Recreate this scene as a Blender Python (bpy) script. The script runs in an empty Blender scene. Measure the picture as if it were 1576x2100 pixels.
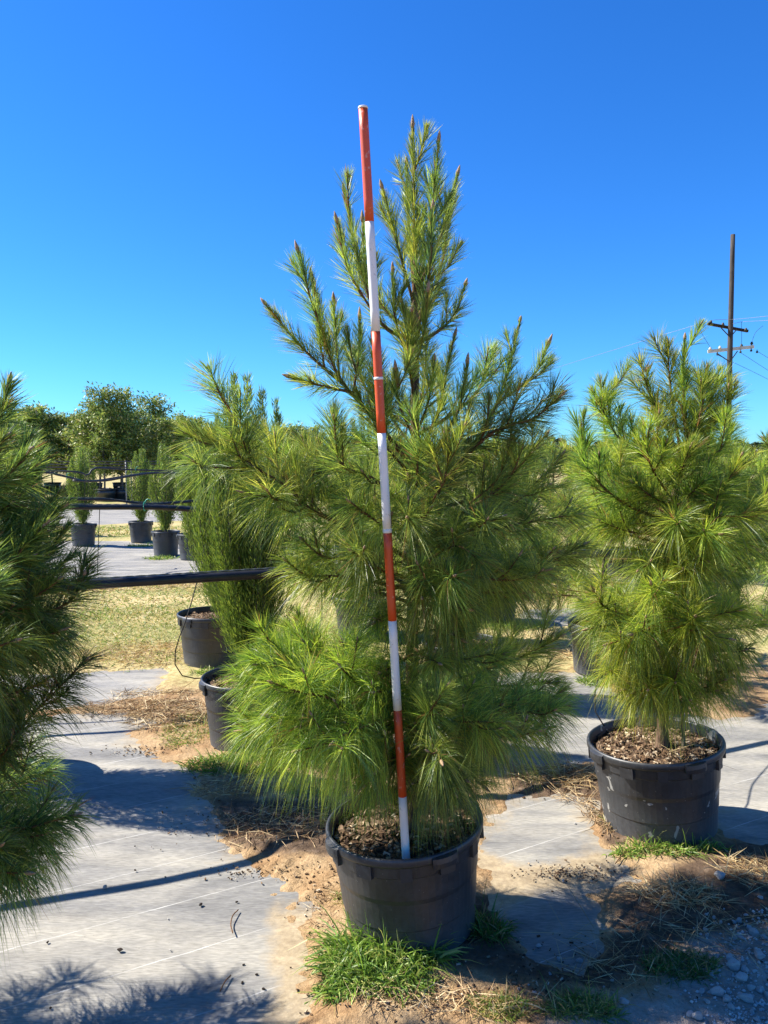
import bpy, math, random
import numpy as np
from mathutils import Vector

R = math.radians
rng = np.random.default_rng(7)
random.seed(7)
scene = bpy.context.scene
col = scene.collection

# ------------------------------------------------------------------ camera
W0, H0, F0 = 1576.0, 2100.0, 1577.0          # photograph size and focal length in its pixels
CAM_H, HORIZON = 1.65, 950.0
PITCH = math.atan((H0 / 2 - HORIZON) / F0)
cam_data = bpy.data.cameras.new('camera')
cam_data.sensor_fit = 'VERTICAL'
cam_data.sensor_height = 36.0
cam_data.lens = 36.0 * F0 / H0
cam_data.clip_start = 0.05
cam_data.clip_end = 3000
cam = bpy.data.objects.new('camera', cam_data)
cam.location = (0, 0, CAM_H)
cam.rotation_euler = (math.pi / 2 - PITCH, 0, 0)
col.objects.link(cam)
scene.camera = cam

# ------------------------------------------------------------------ sky and sun
SUN_AZ, SUN_EL = 77.0, 43.0                   # degrees to the left of straight ahead, above the horizon
sun_vec = Vector((-math.sin(R(SUN_AZ)) * math.cos(R(SUN_EL)),
                  math.cos(R(SUN_AZ)) * math.cos(R(SUN_EL)), math.sin(R(SUN_EL))))
world = bpy.data.worlds.new('World')
scene.world = world
world.use_nodes = True
wn = world.node_tree.nodes
wl = world.node_tree.links
wn.clear()
sky = wn.new('ShaderNodeTexSky')
sky.sky_type = 'NISHITA'
sky.sun_disc = False
sky.sun_elevation = R(SUN_EL)
sky.sun_rotation = R(-SUN_AZ)
sky.air_density = 1.0
sky.dust_density = 0.15
sky.ozone_density = 3.5
hs = wn.new('ShaderNodeHueSaturation')
hs.inputs['Saturation'].default_value = 1.22
hs.inputs['Value'].default_value = 1.0
tint = wn.new('ShaderNodeMix')                # the deep blue of a dry autumn sky
tint.data_type = 'RGBA'
tint.blend_type = 'MULTIPLY'
tint.inputs[0].default_value = 1.0
tint.inputs[7].default_value = (0.33, 0.74, 1.18, 1)
bg = wn.new('ShaderNodeBackground')
bg.inputs['Strength'].default_value = 0.075
wo = wn.new('ShaderNodeOutputWorld')
wl.new(sky.outputs[0], hs.inputs['Color'])
wl.new(hs.outputs[0], tint.inputs[6])
wl.new(tint.outputs[2], bg.inputs[0])
wl.new(bg.outputs[0], wo.inputs[0])

sun_data = bpy.data.lights.new('sun', 'SUN')
sun_data.energy = 5.0
sun_data.angle = R(0.53)
sun_data.color = (1.0, 0.94, 0.84)
sun = bpy.data.objects.new('sun', sun_data)
sun.rotation_euler = (-sun_vec).to_track_quat('-Z', 'Y').to_euler()
col.objects.link(sun)

scene.view_settings.view_transform = 'Standard'
scene.view_settings.look = 'None'
scene.view_settings.exposure = 1.36
scene.view_settings.gamma = 1.0
scene.view_settings.use_curve_mapping = False
scene.render.engine = 'CYCLES'
scene.cycles.max_bounces = 8
scene.cycles.transparent_max_bounces = 8
scene.cycles.use_denoising = True


# ------------------------------------------------------------------ pixels to places
def ray(u, v):
    a, b = (u - W0 / 2) / F0, (H0 / 2 - v) / F0
    c, s = math.cos(PITCH), math.sin(PITCH)
    return np.array([a, c + b * s, b * c - s])


def P(u, v, d):
    """point on the pixel's ray at distance d (metres along the ground, straight ahead)"""
    r = ray(u, v)
    r = r / r[1] * d
    return np.array([r[0], r[1], r[2] + CAM_H])


def G(u, v, z=0.0):
    """where the pixel's ray meets the ground"""
    r = ray(u, v)
    t = (z - CAM_H) / r[2]
    return np.array([r[0] * t, r[1] * t, z])


ROW = R(29.0)                                  # the rows of pots run 29 degrees off the picture plane


# ------------------------------------------------------------------ materials
def new_mat(name):
    m = bpy.data.materials.new(name)
    m.use_nodes = True
    nt = m.node_tree
    nt.nodes.clear()
    out = nt.nodes.new('ShaderNodeOutputMaterial')
    return m, nt, out


def node(nt, typ, **kw):
    n = nt.nodes.new(typ)
    for k, v in kw.items():
        if k.startswith('i_'):
            n.inputs[k[2:].replace('_', ' ')].default_value = v
        else:
            setattr(n, k, v)
    return n


def ramp(nt, fac, stops):
    r = nt.nodes.new('ShaderNodeValToRGB')
    el = r.color_ramp.elements
    while len(el) < len(stops):
        el.new(0.5)
    for e, (p, c) in zip(el, stops):
        e.position = p
        e.color = c if len(c) == 4 else (*c, 1)
    nt.links.new(fac, r.inputs[0])
    return r.outputs[0]


def noise(nt, vec, scale, detail=4.0, rough=0.55, dist=0.0):
    n = node(nt, 'ShaderNodeTexNoise')
    n.inputs['Scale'].default_value = scale
    n.inputs['Detail'].default_value = detail
    n.inputs['Roughness'].default_value = rough
    n.inputs['Distortion'].default_value = dist
    if vec is not None:
        nt.links.new(vec, n.inputs['Vector'])
    return n.outputs['Fac']


def mix(nt, fac, a, b, blend='MIX'):
    m = nt.nodes.new('ShaderNodeMix')
    m.data_type = 'RGBA'
    m.blend_type = blend
    for val, sock in ((fac, m.inputs[0]), (a, m.inputs[6]), (b, m.inputs[7])):
        if isinstance(val, (int, float)):
            sock.default_value = val
        elif isinstance(val, tuple):
            sock.default_value = val if len(val) == 4 else (*val, 1)
        else:
            nt.links.new(val, sock)
    return m.outputs[2]


def math_n(nt, op, a, b=None, clamp=False):
    m = nt.nodes.new('ShaderNodeMath')
    m.operation = op
    m.use_clamp = clamp
    for i, val in enumerate((a, b)):
        if val is None:
            continue
        if isinstance(val, (int, float)):
            m.inputs[i].default_value = val
        else:
            nt.links.new(val, m.inputs[i])
    return m.outputs[0]


def bsdf(nt, out, color, rough=0.6, spec=0.5, bump=None, bump_s=0.3, bump_d=0.01, metal=0.0):
    p = node(nt, 'ShaderNodeBsdfPrincipled')
    if isinstance(color, tuple):
        p.inputs['Base Color'].default_value = (*color[:3], 1)
    else:
        nt.links.new(color, p.inputs['Base Color'])
    if isinstance(rough, (int, float)):
        p.inputs['Roughness'].default_value = rough
    else:
        nt.links.new(rough, p.inputs['Roughness'])
    p.inputs['Specular IOR Level'].default_value = spec
    p.inputs['Metallic'].default_value = metal
    if bump is not None:
        b = node(nt, 'ShaderNodeBump')
        b.inputs['Strength'].default_value = bump_s
        b.inputs['Distance'].default_value = bump_d
        nt.links.new(bump, b.inputs['Height'])
        nt.links.new(b.outputs[0], p.inputs['Normal'])
    nt.links.new(p.outputs[0], out.inputs[0])
    return p


def leaf_mat(name, rough=0.42, trans=0.3, spec=0.5, gain=1.5):
    m, nt, out = new_mat(name)
    at = node(nt, 'ShaderNodeVertexColor', layer_name='Col')
    p = bsdf(nt, out, at.outputs[0], rough, spec)
    t = node(nt, 'ShaderNodeBsdfTranslucent')
    nt.links.new(mix(nt, 1.0, at.outputs[0], (gain, gain, gain * 0.8), 'MULTIPLY'), t.inputs[0])
    ms = node(nt, 'ShaderNodeMixShader')
    ms.inputs[0].default_value = trans
    nt.links.new(p.outputs[0], ms.inputs[1])
    nt.links.new(t.outputs[0], ms.inputs[2])
    nt.links.new(ms.outputs[0], out.inputs[0])
    return m


def vcol_mat(name, rough=0.8, spec=0.3):
    m, nt, out = new_mat(name)
    at = node(nt, 'ShaderNodeVertexColor', layer_name='Col')
    bsdf(nt, out, at.outputs[0], rough, spec)
    return m


def noisy_mat(name, c1, c2, scale, rough=0.7, bump_s=0.3, bump_d=0.005, spec=0.4, stretch=None, c3=None):
    m, nt, out = new_mat(name)
    tc = node(nt, 'ShaderNodeTexCoord')
    vec = tc.outputs['Object']
    if stretch:
        mp = node(nt, 'ShaderNodeMapping')
        mp.inputs['Scale'].default_value = stretch
        nt.links.new(vec, mp.inputs[0])
        vec = mp.outputs[0]
    f = noise(nt, vec, scale, 6)
    stops = [(0.3, c1), (0.7, c2)] if c3 is None else [(0.3, c1), (0.55, c2), (0.72, c3)]
    bsdf(nt, out, ramp(nt, f, stops), rough, spec, f, bump_s, bump_d)
    return m


M = {}
M['needle'] = leaf_mat('pine_needle', 0.42, 0.42, 0.5, 1.6)
M['juniper'] = leaf_mat('juniper_foliage', 0.5, 0.25, 0.4)
M['leaf'] = leaf_mat('glossy_leaf', 0.5, 0.2, 0.35, 1.4)
M['grass'] = leaf_mat('grass_blade', 0.45, 0.35, 0.4)
M['straw'] = vcol_mat('straw', 0.65, 0.3)
M['bark'] = noisy_mat('pine_bark', (0.035, 0.02, 0.012), (0.2, 0.13, 0.085), 60, 0.9, 0.9, 0.01, 0.2, (1, 1, 0.35))
M['twig'] = noisy_mat('pine_twig', (0.06, 0.028, 0.012), (0.2, 0.105, 0.05), 120, 0.85, 0.8, 0.004, 0.2)
M['bud'] = noisy_mat('pine_bud', (0.2, 0.11, 0.05), (0.42, 0.31, 0.2), 200, 0.8, 0.6, 0.003, 0.2)
M['trunk_far'] = noisy_mat('grey_bark', (0.07, 0.055, 0.04), (0.2, 0.17, 0.14), 30, 0.9, 0.6, 0.01, 0.2)


def make_pot_mat(name, splat):
    m, nt, out = new_mat(name)
    tc = node(nt, 'ShaderNodeTexCoord')
    v = tc.outputs['Object']
    oi = node(nt, 'ShaderNodeObjectInfo')
    add = node(nt, 'ShaderNodeVectorMath', operation='ADD')
    sc = node(nt, 'ShaderNodeVectorMath', operation='SCALE')
    nt.links.new(oi.outputs['Location'], sc.inputs[0])
    sc.inputs[3].default_value = 3.7
    nt.links.new(v, add.inputs[0])
    nt.links.new(sc.outputs[0], add.inputs[1])
    v2 = add.outputs[0]
    sep = node(nt, 'ShaderNodeSeparateXYZ')
    nt.links.new(v, sep.inputs[0])
    dust = noise(nt, v2, 5, 8, 0.65)
    fine = noise(nt, v2, 60, 5, 0.6)
    low = math_n(nt, 'MULTIPLY', math_n(nt, 'SUBTRACT', 0.22, sep.outputs[2]), 2.6, True)
    d = math_n(nt, 'ADD', math_n(nt, 'MULTIPLY', dust, 0.55), math_n(nt, 'MULTIPLY', low, 0.55))
    d = math_n(nt, 'MULTIPLY', d, math_n(nt, 'ADD', fine, 0.45))
    dfac = math_n(nt, 'MULTIPLY', math_n(nt, 'SUBTRACT', d, 0.2), 0.7, True)
    base = mix(nt, dfac, (0.013, 0.014, 0.017), (0.185, 0.195, 0.205))
    spl = noise(nt, v2, 16, 3, 0.5, 0.4)
    big = noise(nt, v2, 3.2, 2)
    smask = math_n(nt, 'MULTIPLY', math_n(nt, 'GREATER_THAN', spl, 0.62), math_n(nt, 'GREATER_THAN', big, 0.53))
    base = mix(nt, math_n(nt, 'MULTIPLY', smask, 0.6 * splat), base, (0.4, 0.39, 0.36))
    speck = math_n(nt, 'GREATER_THAN', noise(nt, v2, 130, 2), 0.73)
    base = mix(nt, math_n(nt, 'MULTIPLY', speck, 0.5), base, (0.3, 0.28, 0.25))
    rough = math_n(nt, 'ADD', 0.42, math_n(nt, 'MULTIPLY', dfac, 0.6), True)
    bsdf(nt, out, base, rough, 0.7, fine, 0.12, 0.002)
    return m


M['pot'] = make_pot_mat('black_pot_plastic', 0.0)
M['pot_muddy'] = make_pot_mat('mud_splashed_pot_plastic', 1.0)


def make_mix_mat():
    m, nt, out = new_mat('potting_mix')
    tc = node(nt, 'ShaderNodeTexCoord')
    v = node(nt, 'ShaderNodeTexVoronoi')
    v.inputs['Scale'].default_value = 75
    nt.links.new(tc.outputs['Object'], v.inputs['Vector'])
    n = noise(nt, tc.outputs['Object'], 25, 6)
    c = ramp(nt, v.outputs['Color'], [(0.1, (0.03, 0.02, 0.012)), (0.5, (0.1, 0.06, 0.035)), (0.85, (0.24, 0.17, 0.11))])
    c = mix(nt, math_n(nt, 'MULTIPLY', n, 0.5), c, (0.09, 0.06, 0.04))
    bsdf(nt, out, c, 0.95, 0.2, v.outputs['Distance'], 0.9, 0.01)
    return m


M['mix'] = make_mix_mat()
M['chip'] = vcol_mat('bark_chip', 0.9, 0.2)
M['pipe'] = noisy_mat('black_poly_pipe', (0.008, 0.008, 0.01), (0.028, 0.028, 0.03), 14, 0.38, 0.1, 0.002, 0.5)
M['tubing'] = noisy_mat('drip_tubing', (0.006, 0.006, 0.007), (0.018, 0.018, 0.02), 40, 0.75, 0.1, 0.001, 0.15)
M['cable'] = noisy_mat('steel_cable', (0.07, 0.08, 0.07), (0.2, 0.21, 0.2), 300, 0.45, 0.8, 0.002, 0.5, (1, 1, 1))
M['tie'] = noisy_mat('green_tie', (0.01, 0.2, 0.13), (0.03, 0.34, 0.22), 60, 0.5)
M['wood'] = noisy_mat('weathered_pole_wood', (0.03, 0.026, 0.024), (0.1, 0.088, 0.08), 9, 0.9, 0.7, 0.02, 0.2, (4, 4, 0.25))
M['wood_dark'] = noisy_mat('dark_crossarm_wood', (0.02, 0.014, 0.01), (0.06, 0.045, 0.035), 9, 0.9, 0.5, 0.01, 0.2)
M['wood_pale'] = noisy_mat('pale_crossarm_wood', (0.4, 0.37, 0.32), (0.66, 0.63, 0.57), 7, 0.85, 0.4, 0.01, 0.3)
M['iron'] = noisy_mat('dark_iron', (0.015, 0.014, 0.013), (0.05, 0.045, 0.04), 30, 0.6)
M['wire'] = noisy_mat('bare_wire', (0.12, 0.13, 0.14), (0.24, 0.25, 0.26), 30, 0.35)
M['stone'] = noisy_mat('limestone', (0.3, 0.29, 0.275), (0.6, 0.58, 0.55), 18, 0.9, 0.7, 0.01, 0.3)
M['stake'] = noisy_mat('galvanised_stake', (0.1, 0.1, 0.1), (0.3, 0.3, 0.3), 30, 0.5)


def paint_mat(name, c, worn):
    m, nt, out = new_mat(name)
    tc = node(nt, 'ShaderNodeTexCoord')
    v = tc.outputs['Object']
    n1 = noise(nt, v, 55, 4, 0.6)
    n2 = noise(nt, v, 9, 4)
    n3 = noise(nt, v, 260, 3)
    k = math_n(nt, 'MULTIPLY', math_n(nt, 'GREATER_THAN', n1, 0.66), 0.7)
    base = mix(nt, math_n(nt, 'MULTIPLY', n2, 0.35), c, tuple(x * 0.72 for x in c))
    base = mix(nt, k, base, worn)
    bsdf(nt, out, base, 0.42, 0.5, n3, 0.12, 0.001)
    return m


M['red'] = paint_mat('red_paint', (0.6, 0.08, 0.02), (0.6, 0.3, 0.24))
M['white'] = paint_mat('white_paint', (0.78, 0.77, 0.74), (0.5, 0.48, 0.44))


# ------------------------------------------------------------------ mesh helpers
class Acc:
    """collects vertices, triangles and quads (numpy) and builds ONE mesh object"""
    def __init__(self):
        self.v, self.t, self.q, self.c, self.tm, self.qm, self.n = [], [], [], [], [], [], 0

    def add(self, v, tri=None, quad=None, c=None, mat=0):
        v = np.asarray(v, float)
        if tri is not None and len(tri):
            self.t.append(np.asarray(tri, np.int64) + self.n)
            self.tm.append(np.full(len(tri), mat, np.int32))
        if quad is not None and len(quad):
            self.q.append(np.asarray(quad, np.int64) + self.n)
            self.qm.append(np.full(len(quad), mat, np.int32))
        if c is None:
            c = np.tile((0.1, 0.1, 0.1), (len(v), 1))
        c = np.asarray(c, float)
        if c.ndim == 1:
            c = np.tile(c, (len(v), 1))
        self.v.append(v)
        self.c.append(c)
        self.n += len(v)

    def mesh(self, name, mats, origin=(0, 0, 0), smooth=False, color=False):
        v = np.concatenate(self.v) - np.asarray(origin)
        t = np.concatenate(self.t) if self.t else np.zeros((0, 3), np.int64)
        q = np.concatenate(self.q) if self.q else np.zeros((0, 4), np.int64)
        me = bpy.data.meshes.new(name)
        me.vertices.add(len(v))
        me.vertices.foreach_set('co', v.astype(np.float32).ravel())
        loops = np.concatenate([t.ravel(), q.ravel()]).astype(np.int32)
        me.loops.add(len(loops))
        me.loops.foreach_set('vertex_index', loops)
        nf = len(t) + len(q)
        me.polygons.add(nf)
        starts = np.concatenate([np.arange(len(t)) * 3, len(t) * 3 + np.arange(len(q)) * 4]).astype(np.int32)
        me.polygons.foreach_set('loop_start', starts)
        mi = np.concatenate(self.tm + self.qm) if nf else np.zeros(0, np.int32)
        me.polygons.foreach_set('material_index', mi.astype(np.int32))
        me.polygons.foreach_set('use_smooth', np.full(nf, smooth, bool))
        if color:
            a = me.color_attributes.new('Col', 'FLOAT_COLOR', 'POINT')
            cc = np.concatenate(self.c)
            cc = np.concatenate([cc, np.ones((len(cc), 1))], 1).astype(np.float32)
            a.data.foreach_set('color', cc.ravel())
        me.update(calc_edges=True)
        for m in mats:
            me.materials.append(M[m])
        return me

    def build(self, name, mats, parent=None, origin=(0, 0, 0), smooth=False, color=False):
        if isinstance(mats, str):
            mats = [mats]
        o = bpy.data.objects.new(name, self.mesh(name, mats, origin, smooth, color))
        col.objects.link(o)
        if parent is not None:
            o.parent = parent
        return o


def tag(o, label=None, cat=None, group=None, kind=None):
    if label:
        o['label'] = label
    if cat:
        o['category'] = cat
    if group:
        o['group'] = group
    if kind:
        o['kind'] = kind
    return o


def empty(name, loc, label, cat, group=None, rz=0.0):
    o = bpy.data.objects.new(name, None)
    o.empty_display_size = 0.1
    o.location = loc
    o.rotation_euler.z = rz
    col.objects.link(o)
    return tag(o, label, cat, group)


def copy_tree(o, parent=None):
    c = o.copy()
    col.objects.link(c)
    c.parent = parent
    for ch in list(o.children):
        copy_tree(ch, c)
    return c


def norm(a):
    a = np.asarray(a, float)
    return a / np.maximum(np.linalg.norm(a, axis=-1, keepdims=True), 1e-9)


def smooth_line(pts, step=0.03):
    """Catmull-Rom through the points, resampled evenly"""
    p = np.asarray(pts, float)
    if len(p) == 2:
        n = max(2, int(np.linalg.norm(p[1] - p[0]) / step) + 1)
        return p[0] + (p[1] - p[0]) * np.linspace(0, 1, n)[:, None]
    q = np.vstack([2 * p[0] - p[1], p, 2 * p[-1] - p[-2]])
    out = []
    for i in range(1, len(q) - 2):
        a, b, c, d = q[i - 1:i + 3]
        for t in np.linspace(0, 1, 10, endpoint=False):
            out.append(0.5 * (2 * b + (c - a) * t + (2 * a - 5 * b + 4 * c - d) * t * t + (3 * b - a - 3 * c + d) * t ** 3))
    out.append(q[-2])
    out = np.array(out)
    s = np.concatenate([[0], np.cumsum(np.linalg.norm(np.diff(out, axis=0), axis=1))])
    n = max(3, int(s[-1] / step) + 1)
    si = np.linspace(0, s[-1], n)
    return np.stack([np.interp(si, s, out[:, k]) for k in range(3)], 1)


def frames(p):
    t = np.gradient(p, axis=0)
    t = norm(t)
    ref = np.where(np.abs(t[:, 2:3]) > 0.92, np.array([[1.0, 0, 0]]), np.array([[0, 0, 1.0]]))
    a = norm(np.cross(t, ref))
    return t, a, np.cross(t, a)


def tube(acc, pts, rad, n=7, cap=True, mat=0, c=None):
    p = np.asarray(pts, float)
    r = np.broadcast_to(np.asarray(rad, float), (len(p),))
    _, a, b = frames(p)
    th = np.linspace(0, 2 * math.pi, n, endpoint=False)
    v = p[:, None] + r[:, None, None] * (a[:, None] * np.cos(th)[None, :, None] + b[:, None] * np.sin(th)[None, :, None])
    v = v.reshape(-1, 3)
    i = np.arange(len(p) - 1)[:, None] * n
    j = np.arange(n)[None]
    j2 = (j + 1) % n
    q = np.stack([i + j, i + j2, i + n + j2, i + n + j], -1).reshape(-1, 4)
    tri = None
    if cap:
        v = np.vstack([v, p[0], p[-1]])
        k = len(p) * n
        jj = np.arange(n)
        tri = np.vstack([np.stack([(jj + 1) % n, jj, np.full(n, k)], -1),
                         np.stack([(len(p) - 1) * n + jj, (len(p) - 1) * n + (jj + 1) % n, np.full(n, k + 1)], -1)])
    acc.add(v, tri, q, c, mat)


def lathe(acc, prof, n=48, mat=0, wob=None):
    pr = np.asarray(prof, float)
    th = np.linspace(0, 2 * math.pi, n, endpoint=False)
    rr = pr[:, 0][:, None] * (1 if wob is None else wob(th)[None])
    v = np.stack([rr * np.cos(th), rr * np.sin(th), np.broadcast_to(pr[:, 1][:, None], (len(pr), n))], -1).reshape(-1, 3)
    i = np.arange(len(pr) - 1)[:, None] * n
    j = np.arange(n)[None]
    j2 = (j + 1) % n
    q = np.stack([i + j, i + j2, i + n + j2, i + n + j], -1).reshape(-1, 4)
    acc.add(v, None, q, None, mat)


def box(acc, c, s, rz=0.0, mat=0, ax=None):
    c = np.asarray(c, float)
    s = np.asarray(s, float) / 2
    v = np.array([(x, y, z) for z in (-1, 1) for y in (-1, 1) for x in (-1, 1)], float) * s
    if ax is not None:
        v = v @ np.asarray(ax)
    else:
        cs, sn = math.cos(rz), math.sin(rz)
        v = v @ np.array([[cs, sn, 0], [-sn, cs, 0], [0, 0, 1]])
    q = [(0, 2, 3, 1), (4, 5, 7, 6), (0, 1, 5, 4), (2, 6, 7, 3), (0, 4, 6, 2), (1, 3, 7, 5)]
    acc.add(v + c, None, q, None, mat)


def ribbons(acc, p0, d, L, w, droop, colr, segs=3, tipcol=None, side=None, mat=0):
    """many thin pointed curved blades; p0,d (n,3); L,w,droop (n,)"""
    n = len(p0)
    if n == 0:
        return
    d = norm(d)
    if side is None:
        side = rng.normal(size=(n, 3))
    side = norm(np.cross(d, side))
    s = np.linspace(0, 1, segs + 1)
    wid = np.array([0.75, 1.0, 0.8, 0.6, 0.4])[:segs] if segs >= 3 else np.array([0.8, 1.0])[:segs]
    V = np.empty((n, 2 * segs + 1, 3))
    for k in range(segs + 1):
        c = p0 + d * (L * s[k])[:, None]
        c[:, 2] -= droop * L * s[k] ** 2
        if k < segs:
            off = side * (w * wid[k] * 0.5)[:, None]
            V[:, 2 * k] = c - off
            V[:, 2 * k + 1] = c + off
        else:
            V[:, 2 * k] = c
    loc = []
    for k in range(segs - 1):
        a = 2 * k
        loc += [(a, a + 1, a + 3), (a, a + 3, a + 2)]
    loc.append((2 * segs - 2, 2 * segs - 1, 2 * segs))
    loc = np.array(loc)
    T = (np.arange(n)[:, None, None] * (2 * segs + 1) + loc[None]).reshape(-1, 3)
    C = np.repeat(colr[:, None], 2 * segs + 1, 1)
    if tipcol is not None:
        C[:, -1] = tipcol
    acc.add(V.reshape(-1, 3), T, None, C.reshape(-1, 3), mat)


# ------------------------------------------------------------------ the ground
def poly_sd(pts, poly):
    """signed distance to a polygon, positive inside"""
    poly = np.asarray(poly, float)[:, :2]
    d = np.full(len(pts), 1e9)
    inside = np.zeros(len(pts), bool)
    for i in range(len(poly)):
        a, b = poly[i], poly[(i + 1) % len(poly)]
        ab = b - a
        t = np.clip(((pts - a) @ ab) / max(ab @ ab, 1e-12), 0, 1)
        d = np.minimum(d, np.linalg.norm(pts - a - t[:, None] * ab, axis=1))
        cond = (a[1] > pts[:, 1]) != (b[1] > pts[:, 1])
        xi = a[0] + (pts[:, 1] - a[1]) / (b[1] - a[1] + 1e-12) * ab[0]
        inside ^= cond & (pts[:, 0] < xi)
    return np.where(inside, d, -d)


def gp(lst):
    return np.array([G(u, v)[:2] for u, v in lst])


FABRIC = [
    gp([(-900, 2400), (560, 2400), (655, 2110), (632, 2000), (603, 1890), (616, 1800), (545, 1775), (480, 1742), (436, 1670),
        (425, 1600), (350, 1545), (280, 1528), (268, 1505), (325, 1482), (300, 1464), (190, 1462), (-900, 1520)]),
    gp([(-900, 1512), (120, 1455), (250, 1434), (325, 1422), (345, 1384), (330, 1370), (150, 1378), (-900, 1420)]),
    gp([(1010, 1650), (1060, 1630), (1140, 1622), (1205, 1640), (1220, 1700), (1238, 1745), (1285, 1775), (1310, 1805),
        (1240, 1838), (1252, 1875), (1235, 1935), (1190, 1975), (1100, 1970), (1040, 1930), (985, 1900), (960, 1760)]),
    gp([(1050, 1372), (1190, 1378), (1255, 1418), (1310, 1450), (1480, 1478), (1576, 1440), (2300, 1420), (2300, 1760), (1640, 1742),
        (1560, 1738), (1500, 1715), (1440, 1660), (1245, 1600), (1225, 1568), (1060, 1568), (990, 1500), (970, 1420)]),
    gp([(1075, 1250), (1190, 1247), (1300, 1255), (1300, 1290), (1190, 1282), (1060, 1288)]),
    gp([(-900, 1215), (60, 1205), (385, 1183), (700, 1170), (700, 1118), (350, 1116), (190, 1108), (-900, 1118)]),
    gp([(-700, 1082), (150, 1078), (270, 1073), (500, 1062), (500, 1034), (-700, 1034)]),
    gp([(-700, 1022), (600, 1018), (600, 1006), (-700, 1008)]),
]


def vnoise(x, y, f, seed):
    """cheap smooth value noise on arrays"""
    r = np.random.default_rng(seed)
    g = r.random((64, 64))
    x, y = x * f, y * f
    xi, yi = np.floor(x).astype(int), np.floor(y).astype(int)
    fx, fy = x - xi, y - yi
    fx, fy = fx * fx * (3 - 2 * fx), fy * fy * (3 - 2 * fy)
    a = g[xi % 64, yi % 64] * (1 - fx) + g[(xi + 1) % 64, yi % 64] * fx
    b = g[xi % 64, (yi + 1) % 64] * (1 - fx) + g[(xi + 1) % 64, (yi + 1) % 64] * fx
    return a * (1 - fy) + b * fy - 0.5


def fabric_sd(x, y):
    pts = np.stack([x, y], -1)
    sd = np.full(len(pts), -1e9)
    for pl in FABRIC:
        sd = np.maximum(sd, poly_sd(pts, pl))
    return sd


def soil_height(x, y):
    sd = fabric_sd(x, y)
    sd = sd + 0.11 * vnoise(x, y, 5, 1) + 0.07 * vnoise(x, y, 14, 2) + 0.06 * vnoise(x, y, 33, 3)
    near = np.clip(1.5 - y / 14, 0.3, 1)
    h = np.clip(-sd * 0.16, -0.03, 0.018)
    bump = 0.022 * vnoise(x, y, 4, 5) + 0.014 * vnoise(x, y, 13, 6) + 0.008 * vnoise(x, y, 33, 7)
    return h + bump * np.clip(-sd * 6 + 0.3, 0, 1) * near, sd


def axis(lo, hi, step, far_lo, far_hi, grow=1.22):
    a = list(np.arange(lo, hi, step))
    s, x = step, a[-1]
    while x < far_hi:
        s *= grow
        x += s
        a.append(x)
    s, x = step, lo
    b = []
    while x > far_lo:
        s *= grow
        x -= s
        b.append(x)
    return np.array(b[::-1] + a)


xs = axis(-1.5, 2.1, 0.0135, -900, 900, 1.09)
ys = axis(2.0, 4.4, 0.0135, -60, 1500, 1.04)
X, Y = np.meshgrid(xs, ys, indexing='ij')
hh, sdv = soil_height(X.ravel(), Y.ravel())
gv = np.stack([X.ravel(), Y.ravel(), hh], -1)
nx, ny = len(xs), len(ys)
ii, jj = np.meshgrid(np.arange(nx - 1), np.arange(ny - 1), indexing='ij')
gq = np.stack([ii * ny + jj, (ii + 1) * ny + jj, (ii + 1) * ny + jj + 1, ii * ny + jj + 1], -1).reshape(-1, 4)
# red channel: dry aisle of straw and grass; green: dark leaf mould and mulch; blue: pale gravelly soil
gx, gy = X.ravel(), Y.ravel()
aisle = np.clip((gy - 5.2 - 0.15 * gx) / 1.2, 0, 1)


def blob(lst, soft=0.12):
    return np.clip(poly_sd(np.stack([gx, gy], -1), gp(lst)) / soft + 0.5, 0, 1)


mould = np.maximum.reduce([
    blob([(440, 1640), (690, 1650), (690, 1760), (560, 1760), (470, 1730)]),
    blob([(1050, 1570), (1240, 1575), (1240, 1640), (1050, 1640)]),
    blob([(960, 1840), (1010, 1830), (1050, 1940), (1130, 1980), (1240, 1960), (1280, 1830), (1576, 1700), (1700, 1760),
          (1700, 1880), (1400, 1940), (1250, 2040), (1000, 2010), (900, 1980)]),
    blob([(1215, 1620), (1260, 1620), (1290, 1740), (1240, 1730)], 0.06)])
gravel = blob([(1430, 1900), (1800, 1850), (1800, 2300), (1000, 2300), (1150, 2080), (1350, 2060)], 0.2)
acc = Acc()
acc.add(gv, None, gq, np.stack([aisle, mould, gravel], -1))


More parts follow.
